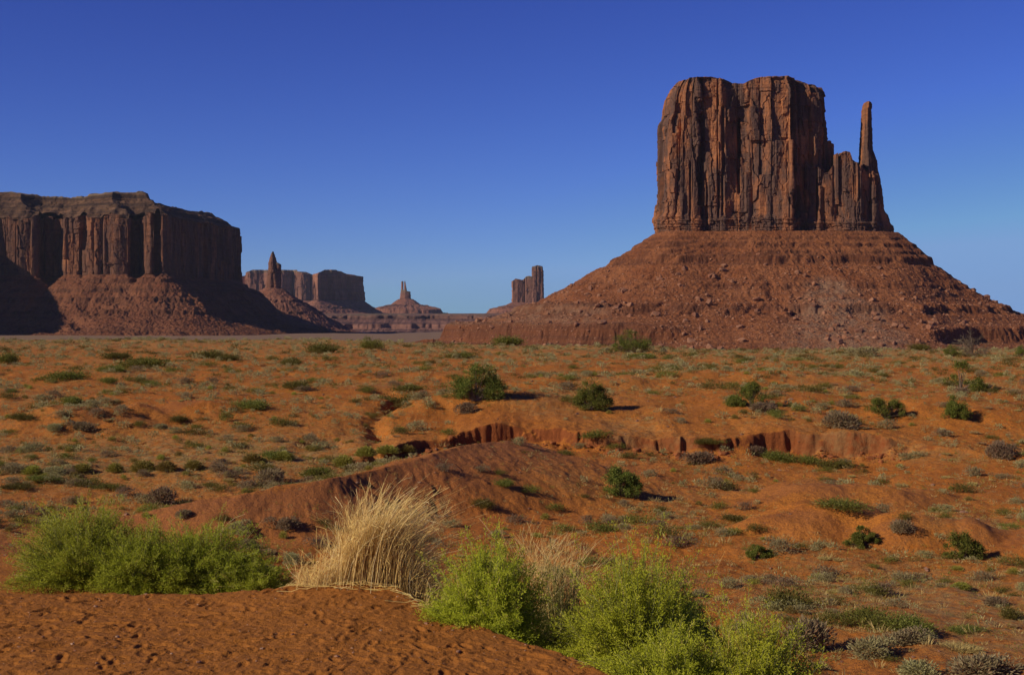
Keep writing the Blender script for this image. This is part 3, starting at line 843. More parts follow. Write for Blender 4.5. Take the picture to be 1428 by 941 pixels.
def mesa_upper():
    """the stepped slope above the cliff and the pale rim on top of it"""
    xs = span(-1900, -640, 1.5, (-1200, -650)); ys = span(2440, 3900, 1.7, (2880, 3500))
    X, Y = np.meshgrid(xs, ys)
    soft = pp([(-620, 2480), (-290, 2560), (-225, 2690), (-120, 2920), (0, 3005), (30, 2985), (55, 3005), (88, 3005), (110, 2975), (135, 2945), (178, 2935), (204, 2930), (233, 2925), (240, 2990), (262, 3110), (290, 3240), (318, 3380), (334, 3480), (330, 3560), (200, 3700), (-100, 3800), (-620, 3600)])
    q = -poly_sd(X, Y, mesa_poly); q2 = -poly_sd(X, Y, soft)
    qq = np.minimum(q2, q + 14) + 7 * fbm(X / 60, Y / 60, 4, 501) * sstep(0, 20, q)
    z = interp(qq, [(-30, 196), (-2, 203), (10, 213), (33, 229), (62, 246), (68, 251), (74, 262), (90, 268), (400, 275)])
    z = z + mj(X) * (1 - sstep(0, 55, qq))
    px = 714 + X / Y * F
    cap = interp(px, [(-600, 275), (0, 271), (28, 267), (42, 263), (110, 258), (160, 265), (206, 265), (209, 252), (218, 244), (245, 242), (300, 250), (340, 250)]) + 1.5 * fbm(X / 30, Y / 30, 3, 503)
    z = np.minimum(z, cap)
    for zk, W, A in ((210, 4, 3.0), (218, 4, 3.0), (227, 5, 4.0), (237, 4, 3.0), (247, 5, 4.5)):
        u_ = np.clip((z - zk - 1.5 * noise2(X / 80, Y / 80, 505)) / W, -1, 1)
        z = z + A * (np.tanh(9 * u_) - u_) * np.sqrt(1 - np.abs(u_)) * sstep(-.2, .2, fbm(X / 70, Y / 70, 2, 507 + zk))
    z = z + 1.6 * fbm(X / 11, Y / 11, 4, 509) - 5.0 * np.clip(ridged(X / 40, Y / 40, 3, 511), 0, 1) * sstep(0, 15, q)
    Fq = grid_faces(len(ys), len(xs)); k = (q > -3).ravel()
    Fq = Fq[k[Fq].all(1)]
    used = np.zeros(X.size, bool); used[Fq.ravel()] = True
    re = np.cumsum(used) - 1
    rim = sstep(-7, -2, z - cap) * sstep(238, 246, z)
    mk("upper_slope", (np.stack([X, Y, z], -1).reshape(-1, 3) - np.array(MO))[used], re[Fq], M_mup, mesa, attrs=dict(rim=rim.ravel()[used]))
mesa_upper()
mesa_foot = [(x, y - 4) for x, y in mesa_poly]
talus_m = Talus(mesa_foot, [(-80, 84), (0, 84), (14, 73), (35, 60), (64, 38), (111, 2), (165, -20), (240, -37), (330, -44)], ledges=[(70, 8, 4, 6, -.05), (50, 7, 3, 5, 0), (30, 9, 4, 5, -.02), (5, 8, 3, 5, 0)], unit=1.6, seed=171, gully=7.0, rough=1.7)
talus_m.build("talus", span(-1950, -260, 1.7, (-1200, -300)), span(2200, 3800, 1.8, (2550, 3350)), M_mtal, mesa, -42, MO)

# ---- the pinnacle beside the mesa
M_far = rock_material("far_sandstone", (0.25, 0.108, 0.064), (0.40, 0.18, 0.10), (0.12, 0.060, 0.044), 3.5, 0.6, 0.4, (0.16, 0.12, 0.08), 1.2)
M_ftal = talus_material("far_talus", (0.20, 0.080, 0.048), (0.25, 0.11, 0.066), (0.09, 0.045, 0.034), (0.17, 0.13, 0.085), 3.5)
def far_butte(name, label, cat, Yd, walls, foot_px, depth, prof, ledges, unit, seed, xr_, gully, part="cliff"):
    """walls: list of (px outline with depth offsets, base row, top rows, xl, xr); foot_px: outline of the talus top"""
    mid = px_x(sum(p for p, _ in foot_px) / len(foot_px), Yd)
    O = (mid, Yd, prof[-1][1])
    root = tag(empty(name, O), label, cat)
    for i, (pl, zb, tops, xl, xr, amp) in enumerate(walls):
        pl = [(px_x(a, Yd), Yd + b) for a, b in pl]
        tp = [(px_x(a, Yd), px_z(b, Yd)) for a, b in tops]
        XL = [(px_z(b, Yd), px_x(a, Yd)) for a, b in xl] if xl else None
        XR = [(px_z(b, Yd), px_x(a, Yd)) for a, b in xr] if xr else None
        st = 0.45 * Yd / F
        cliff(part, pl, px_z(zb, Yd), tp, M_far, root, unit, st, st, 1e9, seed + i * 7, XL, XR, amp=amp, foot=0.12, foot_out=unit, widths=(24, 10, 4), origin=O, cap_rows=6, topnoise=0.8, rim_from=max(t[1] for t in tp) - 7 * unit)
    fp = [(px_x(a, Yd), Yd + b) for a, b in foot_px]
    T = Talus(fp, prof, ledges, unit, seed + 100, gully=gully)
    st = 0.55 * Yd / F
    xs = np.arange(px_x(xr_[0], Yd), px_x(xr_[1], Yd), st)
    ymin = min(p[1] for p in fp) - prof[-1][0] - 20; ymax = max(p[1] for p in fp) + prof[-1][0]
    T.build("talus", xs, np.concatenate([np.arange(ymin, Yd + 40, st * 1.2), np.linspace(Yd + 41, ymax, 30)]), M_ftal, root, prof[-1][1] - 3, O)
    return root

far_butte("rock_spire", "slim red rock pinnacle with a lower twin point beside the end of the long mesa", "rock spire", 4000, [
    ([(370, 0), (372, -14), (378, -20), (386, -18), (391, -8), (391, 10), (380, 18)], 411, [(368, 351), (395, 351)],
     [(369, 413), (370.4, 409), (372, 394), (373.8, 380), (374.5, 367), (377, 357), (379.5, 351.5)], [(393, 413), (392, 405), (390.5, 392), (388, 378), (386, 366), (383.5, 356), (381.5, 351.5)], .5),
    ([(385, -4), (387, -9), (391, -6), (391, 6), (386, 8)], 405, [(380, 368), (387, 366), (391, 369)], None, None, .3)],
    [(368, 2), (372, -20), (384, -26), (394, -10), (394, 14), (380, 24)], 30,
    [(-40, 78), (0, 76), (30, 56), (84, 25), (124, -2), (178, -36), (220, -48)], [(40, 7, 3, 5, 0), (8, 7, 3, 5, 0)], 2.0, 201, (270, 500), 4.0, "pinnacle")
far_butte("distant_mesa", "pale hazy mesa seen behind the slim pinnacle", "mesa", 9000, [
    ([(336, 120), (337, -40), (350, -120), (372, -110), (380, -170), (402, -150), (410, -80), (425, -140), (445, -110), (470, 100), (440, 300), (350, 300)], 424, [(330, 391), (343, 383), (357, 377), (380, 377.5), (417, 377), (431, 383), (440, 386), (475, 386)],
     None, None, .7)], [(335, 120), (337, -50), (350, -130), (400, -180), (430, -160), (450, -120), (475, 110), (440, 310), (350, 310)], 200,
    [(-100, 92), (0, 90), (60, 72), (150, 42), (300, 6)], [(60, 10, 6, 5, 0)], 4.0, 221, (300, 560), 8.0)
far_butte("distant_mesa", "dark blocky mesa with its wide face in shade behind the slim pinnacle's slope", "mesa", 7500, [
    ([(438, 40), (439, -60), (447, -110), (452, -60), (459, -20), (464, -30), (468, 10), (476, 60), (484, 90), (492, 140), (500, 230), (496, 330), (450, 300)], 424, [(430, 385), (438, 383), (447, 380.4), (454.5, 376.3), (468, 376), (478, 380), (498, 383.5), (505, 384)],
     [(437.5, 424), (438, 383), (440, 381)], [(502, 424), (501, 404), (499, 390), (498, 384), (494, 381)], .6)], [(436, 40), (438, -70), (447, -120), (470, 0), (486, 80), (502, 230), (496, 340), (450, 310)], 200,
    [(-100, 82), (0, 78), (57, 43), (107, 14), (180, 4)], [(40, 9, 5, 5, 0)], 3.6, 241, (400, 545), 6.0)
far_butte("butte", "small distant butte with two thin fingers on top of a broad stepped base", "butte", 9000, [
    ([(558, 0), (559, -25), (566, -35), (572, -25), (573, 10), (565, 30)], 421, [(550, 404), (566, 404), (569, 406), (576, 407)], [(557, 421), (559, 404)], [(573.5, 421), (572.3, 407)], .35),
    ([(559.2, 0), (560, -9), (562, -9), (562.6, 4), (560.5, 9)], 408, [(559, 392.5), (563, 392)], None, None, .12),
    ([(563, 0), (564, -12), (566.5, -12), (567.6, 2), (565, 10)], 408, [(562.5, 398), (563.7, 393), (564.6, 391.5), (565.5, 394), (566.5, 400), (568, 405)], None, None, .12)],
    [(555, 0), (558, -34), (566, -46), (575, -30), (576, 20), (565, 40)], 60, [(-60, 106), (0, 102), (54, 66), (120, 56), (170, 43), (184, 16), (280, 6)], [(60, 9, 5, 5, -.1)], 4.0, 261, (505, 625), 6.0, "tower")
far_butte("butte", "distant slab-like butte with a square tower at its right end and a lower toothed wall", "butte", 7000, [
    ([(714, 0), (715, -24), (722, -30), (730, -26), (744, -30), (746, 20), (725, 30)], 428, [(710, 394), (715, 392), (718.5, 388.5), (722, 391), (728, 391.5), (733, 387), (738, 385), (748, 387)], None, None, .5),
    ([(741, 0), (742, -34), (750, -38), (758, -30), (759, 10), (750, 30)], 428, [(738, 372), (743, 371.5), (749, 370), (756, 371), (762, 372)], [(741, 428), (741.5, 374), (743, 370)], [(759.5, 428), (758.6, 417), (758, 379), (756.5, 370.5)], .45)],
    [(712, 0), (714, -36), (735, -44), (760, -40), (762, 20), (735, 40)], 80, [(-60, 66), (0, 62), (38, 45), (96, 33), (112, 12), (180, 4)], [(40, 7, 4, 5, 0)], 3.2, 281, (660, 800), 5.0, "tower")

# ---- stepped plateau closing the valley
xs = np.concatenate([np.linspace(-9500, -1200, 120)[:-1], np.arange(-1200, 500, 2.6), np.linspace(505, 9500, 120)])
ys = np.concatenate([np.arange(4880, 5900, 4.0), np.linspace(5920, 13900, 60)])
PX, PY = np.meshgrid(xs, ys)
edge = 5560 + 130 * fbm(PX / 420, 0.3, 3, 301) + 60 * fbm(PX / 120, PY / 400, 3, 303) + 22 * ridged(PX / 60, PY / 300, 2, 305)
pz = interp(PY - edge, [(-700, -110), (-420, -96), (-330, -74), (-318, -60), (-215, -46), (-204, -29), (-100, -15), (-60, -10), (-52, 1), (20, 5.5), (70, 8.0), (9000, 8.0)])
pz = pz + 1.2 * fbm(PX / 60, PY / 60, 3, 307) - 4 * np.clip(ridged(PX / 45, PY / 200, 3, 309), 0, 1) * sstep(0, -40, PY - edge)
g = NT("plateau_earth")
P_ = g.pos()
bed = g.noise(g.mapping(P_, (1 / 900, 1 / 900, 1 / 7)), 1.0, 4, 0.6)
scr = g.noise(P_, 1 / 14, 5, 0.7)
c_ = g.mix(g.ramp(bed, [(0.40, 0.0), (0.60, 1.0)]), (0.10, 0.050, 0.038), (0.22, 0.105, 0.072))
c_ = g.mix(g.math('MULTIPLY', g.attr("scrub"), g.ramp(scr, [(0.38, 0.2), (0.60, 1.0)])), c_, (0.12, 0.105, 0.055))
g.color(c_)
g.normal(g.bump(scr, 0.6, 6.0))
scrub = sstep(-70, -10, PY - edge) * (0.4 + 0.6 * sstep(-0.2, 0.3, fbm(PX / 200, PY / 200, 3, 311)))
PL = mk("plateau", np.stack([PX, PY, pz], -1).reshape(-1, 3), grid_faces(len(ys), len(xs)), g.m, attrs=dict(scrub=scrub))
tag(PL, kind='structure')
del PX, PY, pz, edge, scrub

# ---- the air over the valley
def haze_box():
    x0, x1, y0, y1, z0, z1 = -11600, 11600, -70, 14300, -125, 300
    V = np.array([(x, y, z) for z in (z0, z1) for y in (y0, y1) for x in (x0, x1)], float)
    Fq = np.array([(0, 2, 3, 1), (4, 5, 7, 6), (0, 1, 5, 4), (2, 6, 7, 3), (0, 4, 6, 2), (1, 3, 7, 5)])
    m = bpy.data.materials.new("air")
    m.use_nodes = True
    t = m.node_tree
    t.nodes.clear()
    o = t.nodes.new("ShaderNodeOutputMaterial")
    v = t.nodes.new("ShaderNodeVolumePrincipled")
    v.inputs['Color'].default_value = (0.72, 0.80, 0.95, 1)
    v.inputs['Density'].default_value = 1.1e-5
    v.inputs['Anisotropy'].default_value = 0.1
    t.links.new(v.outputs[0], o.inputs['Volume'])
    tag(mk("haze", V, Fq, m), kind='stuff')
haze_box()

# ------------------------------------------------------------------ plants
def leaf_material(name, cols, trans=0.35, rough=0.7, vary=0.5, obj=0.35):
    """leaf colour varied per leaf (attribute rnd) and per plant; light passes through in part"""
    g = NT(name)
    info = g.n("ShaderNodeObjectInfo")
    c = g.mix(g.ramp(g.attr("rnd"), [(0.0, 0.0), (1.0, 1.0)]), cols[0], cols[1])
    if len(cols) > 2:
        c = g.mix(g.ramp(g.attr("rnd"), [(0.86, 0.0), (0.9, 1.0)]), c, cols[2])
    hs_ = g.n("ShaderNodeHueSaturation")
    g.l(c, hs_.inputs['Color'])
    g.l(g.math('MULTIPLY_ADD', info.outputs['Random'], 0.05 * obj / 0.35, 0.5 - 0.025 * obj / 0.35), hs_.inputs['Hue'])
    g.l(g.math('MULTIPLY_ADD', info.outputs['Random'], obj, 1 - obj * 0.5), hs_.inputs['Value'])
    g.color(hs_.outputs[0])
    g.b.inputs['Roughness'].default_value = rough
    tr = g.n("ShaderNodeBsdfTranslucent")
    g.l(hs_.outputs[0], tr.inputs[0])
    ms = g.n("ShaderNodeMixShader")
    ms.inputs[0].default_value = trans
    g.l(g.b.outputs[0], ms.inputs[1]); g.l(tr.outputs[0], ms.inputs[2])
    g.l(ms.outputs[0], g.out.inputs[0])
    return g.m

def bark_material(name, a, b):
    g = NT(name)
    n_ = g.noise(g.mapping(g.n("ShaderNodeTexCoord").outputs['Object'], (30, 30, 6)), 1.0, 4, 0.6)
    g.color(g.mix(n_, a, b))
    g.normal(g.bump(n_, 0.6, 0.02))
    return g.m

M_bush = leaf_material("bush_leaf", [(0.34, 0.37, 0.016), (0.52, 0.53, 0.040), (0.62, 0.57, 0.08)], 0.30, 0.6, obj=0.1)
M_bush2 = leaf_material("bush_leaf_dark", [(0.26, 0.295, 0.015), (0.42, 0.44, 0.038), (0.54, 0.51, 0.075)], 0.28, 0.6, obj=0.1)
M_olive = leaf_material("olive_leaf", [(0.14, 0.14, 0.025), (0.22, 0.20, 0.05), (0.28, 0.22, 0.08)], 0.3, 0.6, obj=0.1)
M_stem = bark_material("green_stem", (0.22, 0.24, 0.07), (0.32, 0.28, 0.10))
M_straw = leaf_material("dry_grass", [(0.66, 0.45, 0.14), (0.84, 0.62, 0.24), (0.88, 0.72, 0.36)], 0.25, 0.6, obj=0.1)
M_dead = leaf_material("dead_twigs", [(0.13, 0.095, 0.06), (0.22, 0.16, 0.10)], 0.1, 0.8, obj=0.15)
M_sage = leaf_material("sage_leaf", [(0.23, 0.18, 0.080), (0.42, 0.335, 0.17), (0.28, 0.175, 0.08)], 0.3, 0.8, obj=0.5)
M_green = leaf_material("shrub_leaf", [(0.115, 0.115, 0.018), (0.21, 0.195, 0.034), (0.30, 0.26, 0.08)], 0.3, 0.7, obj=0.45)
M_tuft = leaf_material("rabbitbrush_leaf", [(0.23, 0.20, 0.030), (0.38, 0.32, 0.065), (0.45, 0.36, 0.12)], 0.3, 0.7, obj=0.45)
M_grass = leaf_material("bunchgrass_blade", [(0.36, 0.24, 0.085), (0.52, 0.38, 0.15)], 0.25, 0.7, obj=0.4)
M_jun = leaf_material("juniper_leaf", [(0.085, 0.105, 0.014), (0.17, 0.185, 0.030), (0.27, 0.25, 0.055)], 0.2, 0.7, obj=0.25)
M_bark = bark_material("juniper_bark", (0.13, 0.085, 0.055), (0.24, 0.17, 0.12))

def unit_(v): return v / np.maximum(np.linalg.norm(v, axis=-1, keepdims=True), 1e-9)

def leaf_quads(P, D, L, W, r, face=None):
    """diamond leaves at P along D"""
    n = len(P)
    side = unit_(np.cross(D, r.normal(size=(n, 3)) if face is None else face + 0.55 * r.normal(size=(n, 3))))     # leaves turn to the light
    L = np.broadcast_to(L, n)[:, None]; W = np.broadcast_to(W, n)[:, None]
    bend = np.cross(D, side) * L * 0.12
    V = np.stack([P, P + D * L * .5 + side * W * .5 + bend, P + D * L, P + D * L * .5 - side * W * .5 + bend], 1).reshape(-1, 3)
    Fq = np.arange(4 * n).reshape(n, 4)
    return V, Fq, np.repeat(r.random(n), 4)

def tubes(paths, radii, sides=4):
    """paths (n, m, 3), radii (n, m) -> one set of tapered tubes"""
    n, m, _ = paths.shape
    T = unit_(np.gradient(paths, axis=1))
    ref = np.where(np.abs(T[..., 2:3]) > 0.9, np.array([1., 0, 0]), np.array([0, 0, 1.]))
    A = unit_(np.cross(T, ref)); B = np.cross(T, A)
    ang = np.arange(sides) / sides * 2 * np.pi
    V = paths[:, :, None] + radii[:, :, None, None] * (A[:, :, None] * np.cos(ang)[:, None] + B[:, :, None] * np.sin(ang)[:, None])
    base = (np.arange(n) * m * sides)[:, None, None, None]
    i = np.arange(m - 1)[None, :, None, None]; j = np.arange(sides)[None, None, :, None]
    q = np.concatenate([i * sides + j, i * sides + (j + 1) % sides, (i + 1) * sides + (j + 1) % sides, (i + 1) * sides + j], -1) + base
    return V.reshape(-1, 3), q.reshape(-1, 4)

def ribbons(paths, widths, r):
    n, m, _ = paths.shape
    T = unit_(np.gradient(paths, axis=1))
    S = unit_(np.cross(T, np.array(sun_dir) + 0.5 * r.normal(size=(n, 1, 3))))
    V = np.stack([paths - S * widths[..., None] / 2, paths + S * widths[..., None] / 2], 2)
    base = (np.arange(n) * m * 2)[:, None, None]; i = np.arange(m - 1)[None, :, None]
    q = np.concatenate([2 * i, 2 * i + 1, 2 * i + 3, 2 * i + 2], -1) + base
    return V.reshape(-1, 3), q.reshape(-1, 4), np.repeat(r.random(n), m * 2)

def bez(a, b, c, m):
    t = np.linspace(0, 1, m)[None, :, None]
    return (1 - t) ** 2 * a[:, None] + 2 * t * (1 - t) * b[:, None] + t ** 2 * c[:, None]

def ground_z(x, y): return terrain(np.asarray(x, float), np.asarray(y, float), True)

# ---- the leafy bushes at the edge of the sand
def leafy_bush(name, label, x, y, rx, ry, h, seed, mat, twigs=1000, leaves=62, leaf=(0.021, 0.0058), wild=0.2, group=None, lump=0.34, skew=0.0, zoff=0.0):
    r = np.random.default_rng(seed)
    root = tag(empty(name, (x, y, float(ground_z(x, y)) + zoff)), label, "bush", group)
    d = unit_(r.normal(size=(twigs, 3)) * np.array([1, 1, 0.9])); d[:, 2] = np.abs(d[:, 2]) * 1.05 - 0.12
    az = np.arctan2(d[:, 1], d[:, 0])
    env = 1 + lump * noise2(np.cos(az) * 1.7 + seed, d[:, 2] * 2.2 + np.sin(az) * 1.7, seed) + 0.10 * noise2(az * 4, d[:, 2] * 5, seed + 1)
    rad = env * (0.62 + 0.40 * r.random(twigs) ** 0.6) * np.where(r.random(twigs) < wild, 1.0 + 0.28 * r.random(twigs), 1.0)
    tip = d * np.array([rx, ry, h]) * rad[:, None]
    tip[:, 0] += skew * tip[:, 2]
    tip[:, 2] = np.maximum(tip[:, 2], 0.01)
    base = tip * np.array([0.30, 0.30, 0.0]) + r.normal(size=(twigs, 3)) * np.array([rx, ry, 0]) * 0.07
    gb = ground_z(x + base[:, 0], y + base[:, 1]) - root.location.z
    base[:, 2] = np.minimum(gb, 0.05) - 0.02
    gt = ground_z(x + tip[:, 0], y + tip[:, 1]) - root.location.z
    tip[:, 2] = np.maximum(tip[:, 2], gt + 0.03)
    ctl = base * 0.5 + tip * np.array([0.42, 0.42, 0.72]) + r.normal(size=(twigs, 3)) * 0.05 * h
    P = bez(base, ctl, tip, 8)
    P[:, 3:] += np.cumsum(r.normal(size=(twigs, 5, 3)) * 0.010, 1)
    V, Fq = tubes(P, np.linspace(1, 0.35, 8)[None, :] * (0.0028 + 0.002 * r.random((twigs, 1))), 3)
    mk("stems", V, Fq, M_stem, root)
    leaves = int(leaves * 1.35)
    k = twigs * leaves
    ti = np.repeat(np.arange(twigs), leaves)
    t = 1 - 0.72 * r.random(k) ** 1.5
    s = t * 6.999; i0 = s.astype(int); f = (s - i0)[:, None]
    A, B = P[ti, i0], P[ti, np.minimum(i0 + 1, 7)]
    pos = A * (1 - f) + B * f
    tan = unit_(B - A + 1e-6)
    off = unit_(r.normal(size=(k, 3)))
    pos = pos + off * (r.random((k, 1)) ** 1.5) * 0.055 * (1.2 - 0.5 * t[:, None])
    D = unit_(tan * 0.7 + off * 1.1 + np.array([0, 0, 0.2]))
    V, Fq, rn = leaf_quads(pos, D, leaf[0] * (0.6 + 0.8 * r.random(k)), leaf[1] * (0.7 + 0.7 * r.random(k)), r, np.array(sun_dir) + 0.5 * unit_(pos * np.array([1, 1, 0.5])))
    rn = np.clip(0.45 * rn + 0.6 * np.repeat(r.random(twigs)[ti], 4), 0, 1)                    # whole twigs paler or darker
    mk("leaves", V, Fq, mat, root, attrs=dict(rnd=rn))
    nd = max(20, twigs // 14)                                                             # dry leafless twigs
    Q = P[r.integers(0, twigs, nd)] * (1.0 + 0.16 * r.random((nd, 1, 1)))
    V, Fq, rn = ribbons(Q, np.linspace(1, .4, 8)[None, :] * 0.005 * np.ones((nd, 1)), r)
    mk("dry_twigs", V, Fq, M_straw, root, attrs=dict(rnd=rn))
    return root

leafy_bush("green_bush", "tall dark leafy bush behind the left end of the sand crest, its left side lit", px_x(118, 14.4), 14.4, 0.74, 0.62, 0.80, 11, M_bush2, 1300, 62, zoff=0.0)
leafy_bush("green_bush", "long low leafy bush behind the sand crest, right of the taller dark bush", px_x(268, 14.2), 14.2, 0.84, 0.55, 0.62, 12, M_bush2, 1200, 60, skew=0.1)
leafy_bush("green_bush", "low dark leafy bush filling the gap between the tall bush and the long low bush", px_x(196, 14.05), 14.05, 0.55, 0.45, 0.62, 19, M_bush2, 900, 60)
leafy_bush("green_bush", "small dark bush ending the row behind the sand crest, next to the dry golden grass", px_x(352, 14.0), 14.0, 0.42, 0.42, 0.42, 13, M_bush2, 560, 55)
leafy_bush("green_bush", "rounded bright green bush right beside the dry golden grass", px_x(684, 11.9), 11.85, 0.50, 0.46, 0.86, 14, M_bush, 1200, 66, zoff=-0.05)
leafy_bush("green_bush", "largest bright green bush at the sand's edge with a dark juniper at its shoulder", px_x(886, 11.6), 11.6, 0.66, 0.55, 1.10, 15, M_bush, 1900, 66)
leafy_bush("green_bush", "bright green bush right of the largest one, long loose shoots on top", px_x(1045, 10.4), 10.4, 0.62, 0.5, 0.96, 16, M_bush, 1500, 64, wild=0.25)
leafy_bush("green_bush", "low bright green bush directly in front of the largest bright green bush", px_x(935, 10.2), 10.2, 0.52, 0.4, 0.52, 17, M_bush, 1000, 60)
leafy_bush("olive_bush", "thin olive brown bush half bare of leaves between two bright green bushes", px_x(782, 12.6), 12.7, 0.30, 0.28, 0.80, 18, M_olive, 420, 26, wild=0.3)

# ---- dry golden grass
def dry_grass(name, label, cx, y0, spread, n, hfun, lean, seed, width=0.0048, depth=0.35, lying=0):
    r = np.random.default_rng(seed)
    z0 = float(ground_z(cx, y0))
    root = tag(empty(name, (cx, y0, z0)), label, "dry grass")
    bxs = cx + spread * np.clip(r.normal(size=n) * 0.5, -1, 1); bys = y0 + depth * r.normal(size=n) * 0.5
    h = hfun((bxs - cx) / spread) * (0.45 + 0.6 * r.random(n) ** 0.7)
    b = np.stack([bxs - cx, bys - y0, ground_z(bxs, bys) - z0 - 0.02], 1)
    dirx = lean - 0.06 * (bxs - cx) / spread + 0.27 * r.normal(size=n)
    tip = b + np.stack([h * dirx, h * 0.3 * r.normal(size=n), h], 1)
    ctl = b + np.stack([h * dirx * 0.18, h * 0.1 * r.normal(size=n), h * 0.75], 1)
    P = bez(b, ctl, tip, 7)
    P[:, 1:] += np.cumsum(r.normal(size=(n, 6, 3)) * 0.008, 1)
    V, Fq, rn = ribbons(P, np.linspace(1, 0.35, 7)[None, :] * width * (0.6 + 0.8 * r.random((n, 1))), r)
    mk("blades", V, Fq, M_straw, root, attrs=dict(rnd=rn))
    # side branches with a few seed heads
    m = n
    pick = r.integers(0, n, m); k = r.integers(3, 6, m)
    a = P[pick, k]
    d = unit_(P[pick, k + 1] - a + r.normal(size=(m, 3)) * 0.04)
    L = (0.06 + 0.12 * r.random(m))[:, None]
    Q = bez(a, a + d * L * 0.5 + r.normal(size=(m, 3)) * 0.01, a + d * L + r.normal(size=(m, 3)) * 0.03, 4)
    V, Fq, rn = ribbons(Q, np.full((m, 4), width * 0.6), r)
    mk("seed_heads", V, Fq, M_straw, root, attrs=dict(rnd=rn))
    if lying:
        a0 = r.random(lying)
        xs_ = cx + spread * (-1.1 + 2.3 * a0); ys_ = interp(xs_, SAND_EDGE) - 0.05 + 0.12 * r.normal(size=lying)
        L = 0.12 + 0.35 * r.random(lying); an = r.normal(size=lying) * 0.35 - 0.25
        pts_ = []
        for t in np.linspace(0, 1, 6):
            X_ = xs_ + L * np.cos(an) * (t - .5); Y_ = ys_ + L * np.sin(an) * (t - .5)
            pts_.append(np.stack([X_ - cx, Y_ - y0, ground_z(X_, Y_) - z0 + 0.012 + 0.05 * r.random(lying) * abs(t - .4)], 1))
        V, Fq = tubes(np.stack(pts_, 1), np.full((lying, 6), 0.0028), 3)
        mk("fallen_stalks", V, Fq, M_straw, root, attrs=dict(rnd=np.repeat(r.random(lying), 18)))
    return root

dry_grass("dry_grass", "tall clump of dry golden grass leaning right on the sand crest", px_x(525, 13.1), 13.05, 0.68, 4800, lambda q: 0.26 + 0.72 * np.exp(-((q + 0.05) / 0.55) ** 2), 0.27, 31, lying=110)
dry_grass("dry_grass", "thin wisps of dry golden grass rising behind the rounded green bush", px_x(760, 12.9), 12.8, 0.34, 420, lambda q: 1.0 + 0 * q, 0.05, 32, width=0.0036, depth=0.25)

# ---- desert shrubs, three kinds
def shrub_mesh(kind, seed, n):
    r = np.random.default_rng(seed)
    k = (220.0 / n) ** 0.5 if n > 120 else 1.0                      # finer leaves where there are more of them
    if kind == 'sage':                                           # rounded, twiggy, grey
        m = 7                                                    # several overlapping twiggy lobes
        lc = np.stack([0.18 * r.normal(size=m), 0.18 * r.normal(size=m), 0.10 + 0.10 * r.random(m)], 1); lc[0] = (0, 0, .16)
        ls = 0.20 + 0.12 * r.random(m)
        ci = r.integers(0, m, n)
        d = unit_(r.normal(size=(n, 3)) + [0, 0, .35])
        p = lc[ci] + d * ls[ci][:, None] * (0.35 + 0.65 * r.random((n, 1)) ** 0.5)
        p[:, 2] = np.abs(p[:, 2])
        D = unit_(d * 0.8 + p * 0.8 + r.normal(size=(n, 3)) * 0.6 + [0, 0, .3])
        L, W = 0.16 * (0.6 + r.random(n)), 0.055 * (0.6 + 0.8 * r.random(n))
    elif kind == 'green':                                        # spreading, many upright sprays
        c = r.random((9, 2)) - 0.5
        ci = r.integers(0, 9, n)
        q = r.normal(size=(n, 3)) * np.array([.16, .16, .12])
        p = np.stack([c[ci, 0] * .75 + q[:, 0], c[ci, 1] * .75 + q[:, 1], np.abs(q[:, 2]) + 0.34 * r.random(n) * (1.1 - np.hypot(c[ci, 0], c[ci, 1]))], 1)
        D = unit_(np.stack([p[:, 0], p[:, 1], np.full(n, .55)], 1) + r.normal(size=(n, 3)) * 0.35)
        L, W = 0.15 * (0.6 + r.random(n)), 0.05 * (0.6 + 0.8 * r.random(n))
    elif kind == 'tuft':                                         # hemispherical broom
        d = unit_(r.normal(size=(n, 3))); d[:, 2] = np.abs(d[:, 2]) * 1.2 + .15
        d = unit_(d)
        p = d * np.array([.42, .42, .5]) * (0.25 + 0.65 * r.random((n, 1)))
        D = unit_(d + r.normal(size=(n, 3)) * 0.25)
        L, W = 0.20 * (0.6 + 0.8 * r.random(n)), 0.045 * (0.6 + 0.8 * r.random(n))
    else:                                                        # dry bunchgrass
        a = r.random(n) * 6.283; q = r.random(n) ** .5 * .28
        p = np.stack([np.cos(a) * q, np.sin(a) * q, np.zeros(n)], 1)
        D = unit_(np.stack([np.cos(a) * (q + .1) * 2.2, np.sin(a) * (q + .1) * 2.2, np.ones(n)], 1) + r.normal(size=(n, 3)) * 0.2)
        L, W = 0.55 * (0.5 + 0.6 * r.random(n)), 0.032 * (0.6 + 0.8 * r.random(n))
    return leaf_quads(p, D, L * max(k, 0.5), W * max(k, 0.5), r, np.array([0, 0, 0.5]) + 1.2 * p / 0.5)

KINDS_ = {'sage': ("sagebrush", "sagebrush", M_sage), 'green': ("desert_shrub", "shrub", M_green), 'tuft': ("rabbitbrush", "rabbitbrush", M_tuft), 'grass': ("bunchgrass", "grass tuft", M_grass)}
_protos = {}
def proto(kind, lod):
    if (kind, lod) not in _protos:
        n = {'hi': 2400, 'mid': 860}[lod]
        L_ = []
        for i in range(5):
            V, Fq, rn = shrub_mesh(kind, 700 + 31 * i + len(kind), n if kind != 'grass' else n // 2)
            ob = mk(KINDS_[kind][0], V, Fq, KINDS_[kind][2], attrs=dict(rnd=rn))
            COL.objects.unlink(ob)
            L_.append(ob)
        _protos[(kind, lod)] = L_
    return _protos[(kind, lod)]

